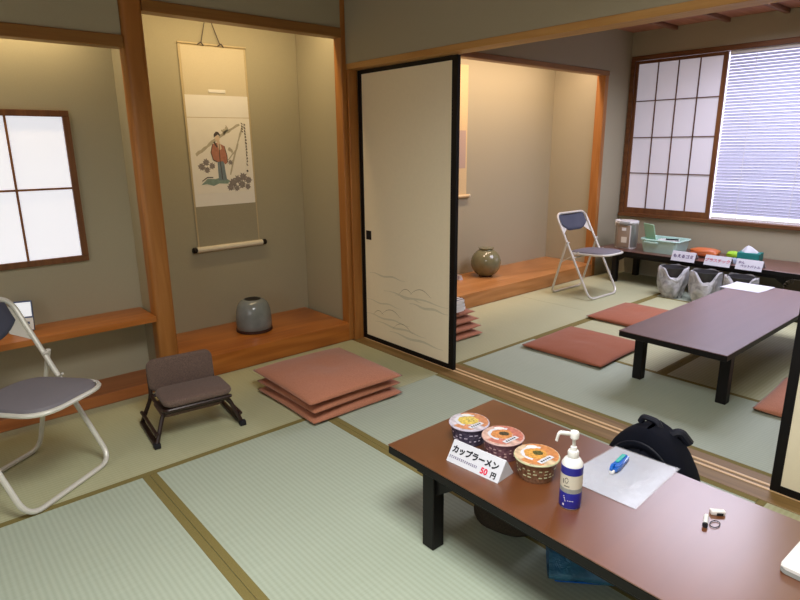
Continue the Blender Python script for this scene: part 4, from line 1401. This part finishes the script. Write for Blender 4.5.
edge_sign('white paper sign over the right bin, two lines of dark writing', -1.478, 0.20, [('かん', 0.024, -0.06, 0.014, 'purple'), ('ペットボトル', 0.025, 0.012, -0.014, 'purple')])

# bins with clear liners
def bin_(label, x, y, seed):
    t = thing('waste_bin', label, 'bin', (x, y, 0.0), 0.0, 'bins with clear bags')
    bn = MB()
    bn.lathe([(0.078, 0.001), (0.095, 0.262), (0.098, 0.265), (0.093, 0.265), (0.076, 0.006), (0.0, 0.006)], 32)
    bn.build('bin_body', 'bin', t, smooth=50)
    front = math.atan2(C.y - y, C.x - x)          # the mouth of the bag sags towards the room
    lb = MB()
    def skin(u, v):
        a_ = 2 * PI * u
        ca, sa = math.cos(a_), math.sin(a_)
        d = (a_ - front + PI) % (2 * PI) - PI
        top = 0.268 - 0.085 * math.exp(-(abs(d - 0.1 * math.sin(seed)) / 0.60) ** 3) + 0.006 * math.sin(a_ * 5 + seed) + 0.010 * noise.noise(Vector((ca * 3, sa * 3, seed)))
        z = top + (0.003 - top) * v
        fold_ = 0.009 * math.sin(a_ * 7 + seed * 2 + 5 * v) + 0.020 * noise.noise(Vector((ca * 2.6, sa * 2.6, z * 10 + seed * 5)))
        bulge = 0.022 * math.sin(PI * min(1.0, 0.15 + v * 0.9)) ** 0.8
        ear = 0.010 * math.exp(-((abs(d) - 1.25) / 0.35) ** 2) * (1 - v) ** 2
        r = 0.1015 - 0.008 * v + bulge * (0.6 if abs(d) > 2.2 else 1) + max(-0.008, fold_ * (0.35 + 0.6 * v)) + ear
        if v > 0.9:
            r *= 0.9
        return (r * ca, r * sa, max(0.002, z))
    lb.grid(skin, 64, 18, True)
    lb.build('liner_bag', 'bag_film', t, smooth=70)
    cf = MB()
    def cuff(u, v):
        a_ = front - 1.75 + 3.5 * u
        d = a_ - front
        ca, sa = math.cos(a_), math.sin(a_)
        top = 0.270 - 0.085 * math.exp(-(abs(d - 0.1 * math.sin(seed)) / 0.60) ** 3) + 0.010 * noise.noise(Vector((ca * 3, sa * 3, seed)))
        r = 0.104 + 0.016 * math.sin(PI * v) + 0.005 * math.sin(a_ * 6 + seed) * v + 0.008 * math.exp(-((abs(d) - 1.25) / 0.35) ** 2)
        return (r * ca, r * sa, top + 0.006 * math.sin(PI * v) - (0.05 + 0.03 * math.sin(a_ * 3 + seed * 1.7)) * v)
    cf.grid(cuff, 40, 8)
    cf.build('bag_cuff', 'bag_film', t, smooth=70)
    return t
bin_('bin in a clear bag under the dark lettered sign, nearest the water pot', 2.79, -0.932, 1)
bin_('bin in a clear bag below the pink lettered sign, between the other two', 2.79, -1.205, 2)
bin_('bin in a clear bag furthest right, partly behind the far table', 2.79, -1.480, 3)

# sheet on the far table, dark cushion at the wall
o = MB().grid(lambda u, v: (0.225 * (u - 0.5), 0.25 * (v - 0.5) - 0.03 * (u - 0.5), 0.0012 + 0.018 * max(0, u - 0.5) ** 1.4), 12, 6)
o.grid(lambda u, v: (0.225 * (u - 0.5), 0.25 * (v - 0.5) - 0.03 * (u - 0.5), 0.0004 + 0.018 * max(0, u - 0.5) ** 1.4), 12, 6)
o = o.build('paper_sheet', 'white', None, (2.155, -1.735, TZ), (0, 0, 0.0), 180)
tag(o, 'white sheet of paper on the far end of the far table', 'paper')
M['olive_dark'] = fabric('dark_olive_cloth', (52, 44, 26), (40, 34, 20), 300, 0.9, 0.0)
o = MB().prism(rrect(0.40, 0.30, 0.06), 0.0, 0.08, 0.03).build('legless_chair', 'olive_dark', None, (2.80, -1.98, 0.155), (math.radians(82), 0, math.radians(-70)), 60)
tag(o, 'dark olive padded backrest at the right edge before the wall table', 'backrest')

# ------------------------------------------------------------------ light
def area(name, loc, rot, sx, sy, power, rgb, spread=180):
    l = bpy.data.lights.new(name, 'AREA')
    l.shape = 'RECTANGLE'; l.size = sx; l.size_y = sy; l.energy = power
    l.color = lin(rgb)[:3]
    l.spread = math.radians(spread)
    o = bpy.data.objects.new(name, l)
    COL.objects.link(o); o.location = loc; o.rotation_euler = rot
    return o
WARM = (255, 226, 174)
area('alcove_lamp', (-0.64, 0.11, 2.16), (math.radians(10), 0, 0), 1.0, 0.05, 7.0, WARM)
area('alcove_lamp', (-2.3, 0.10, 1.93), (math.radians(6), 0, 0), 1.7, 0.04, 5.0, WARM)
area('alcove_lamp', (1.65, 0.11, 2.14), (math.radians(10), 0, 0), 2.4, 0.05, 25.0, (255, 224, 196))
area('ceiling_lamp', (-1.7, -2.7, 2.335), (0, 0, 0), 0.9, 0.9, 54.0, (248, 251, 250), 150)
area('ceiling_lamp', (2.35, -1.65, 2.335), (0, 0, 0), 1.3, 1.3, 58.0, (234, 234, 255), 150)

w = bpy.data.worlds.new('world')
S.world = w
w.use_nodes = True
w.node_tree.nodes['Background'].inputs['Color'].default_value = (0.8, 0.85, 1.0, 1)
w.node_tree.nodes['Background'].inputs['Strength'].default_value = 0.3

S.view_settings.view_transform = 'Standard'
S.view_settings.look = 'None'
S.view_settings.exposure = 0.15
S.view_settings.gamma = 1.0
S.view_settings.use_curve_mapping = False
S.cycles.use_denoising = True
S.cycles.max_bounces = 8
S.cycles.diffuse_bounces = 5
S.cycles.transparent_max_bounces = 12
S.cycles.sample_clamp_indirect = 4.0
bpy.context.view_layer.update()
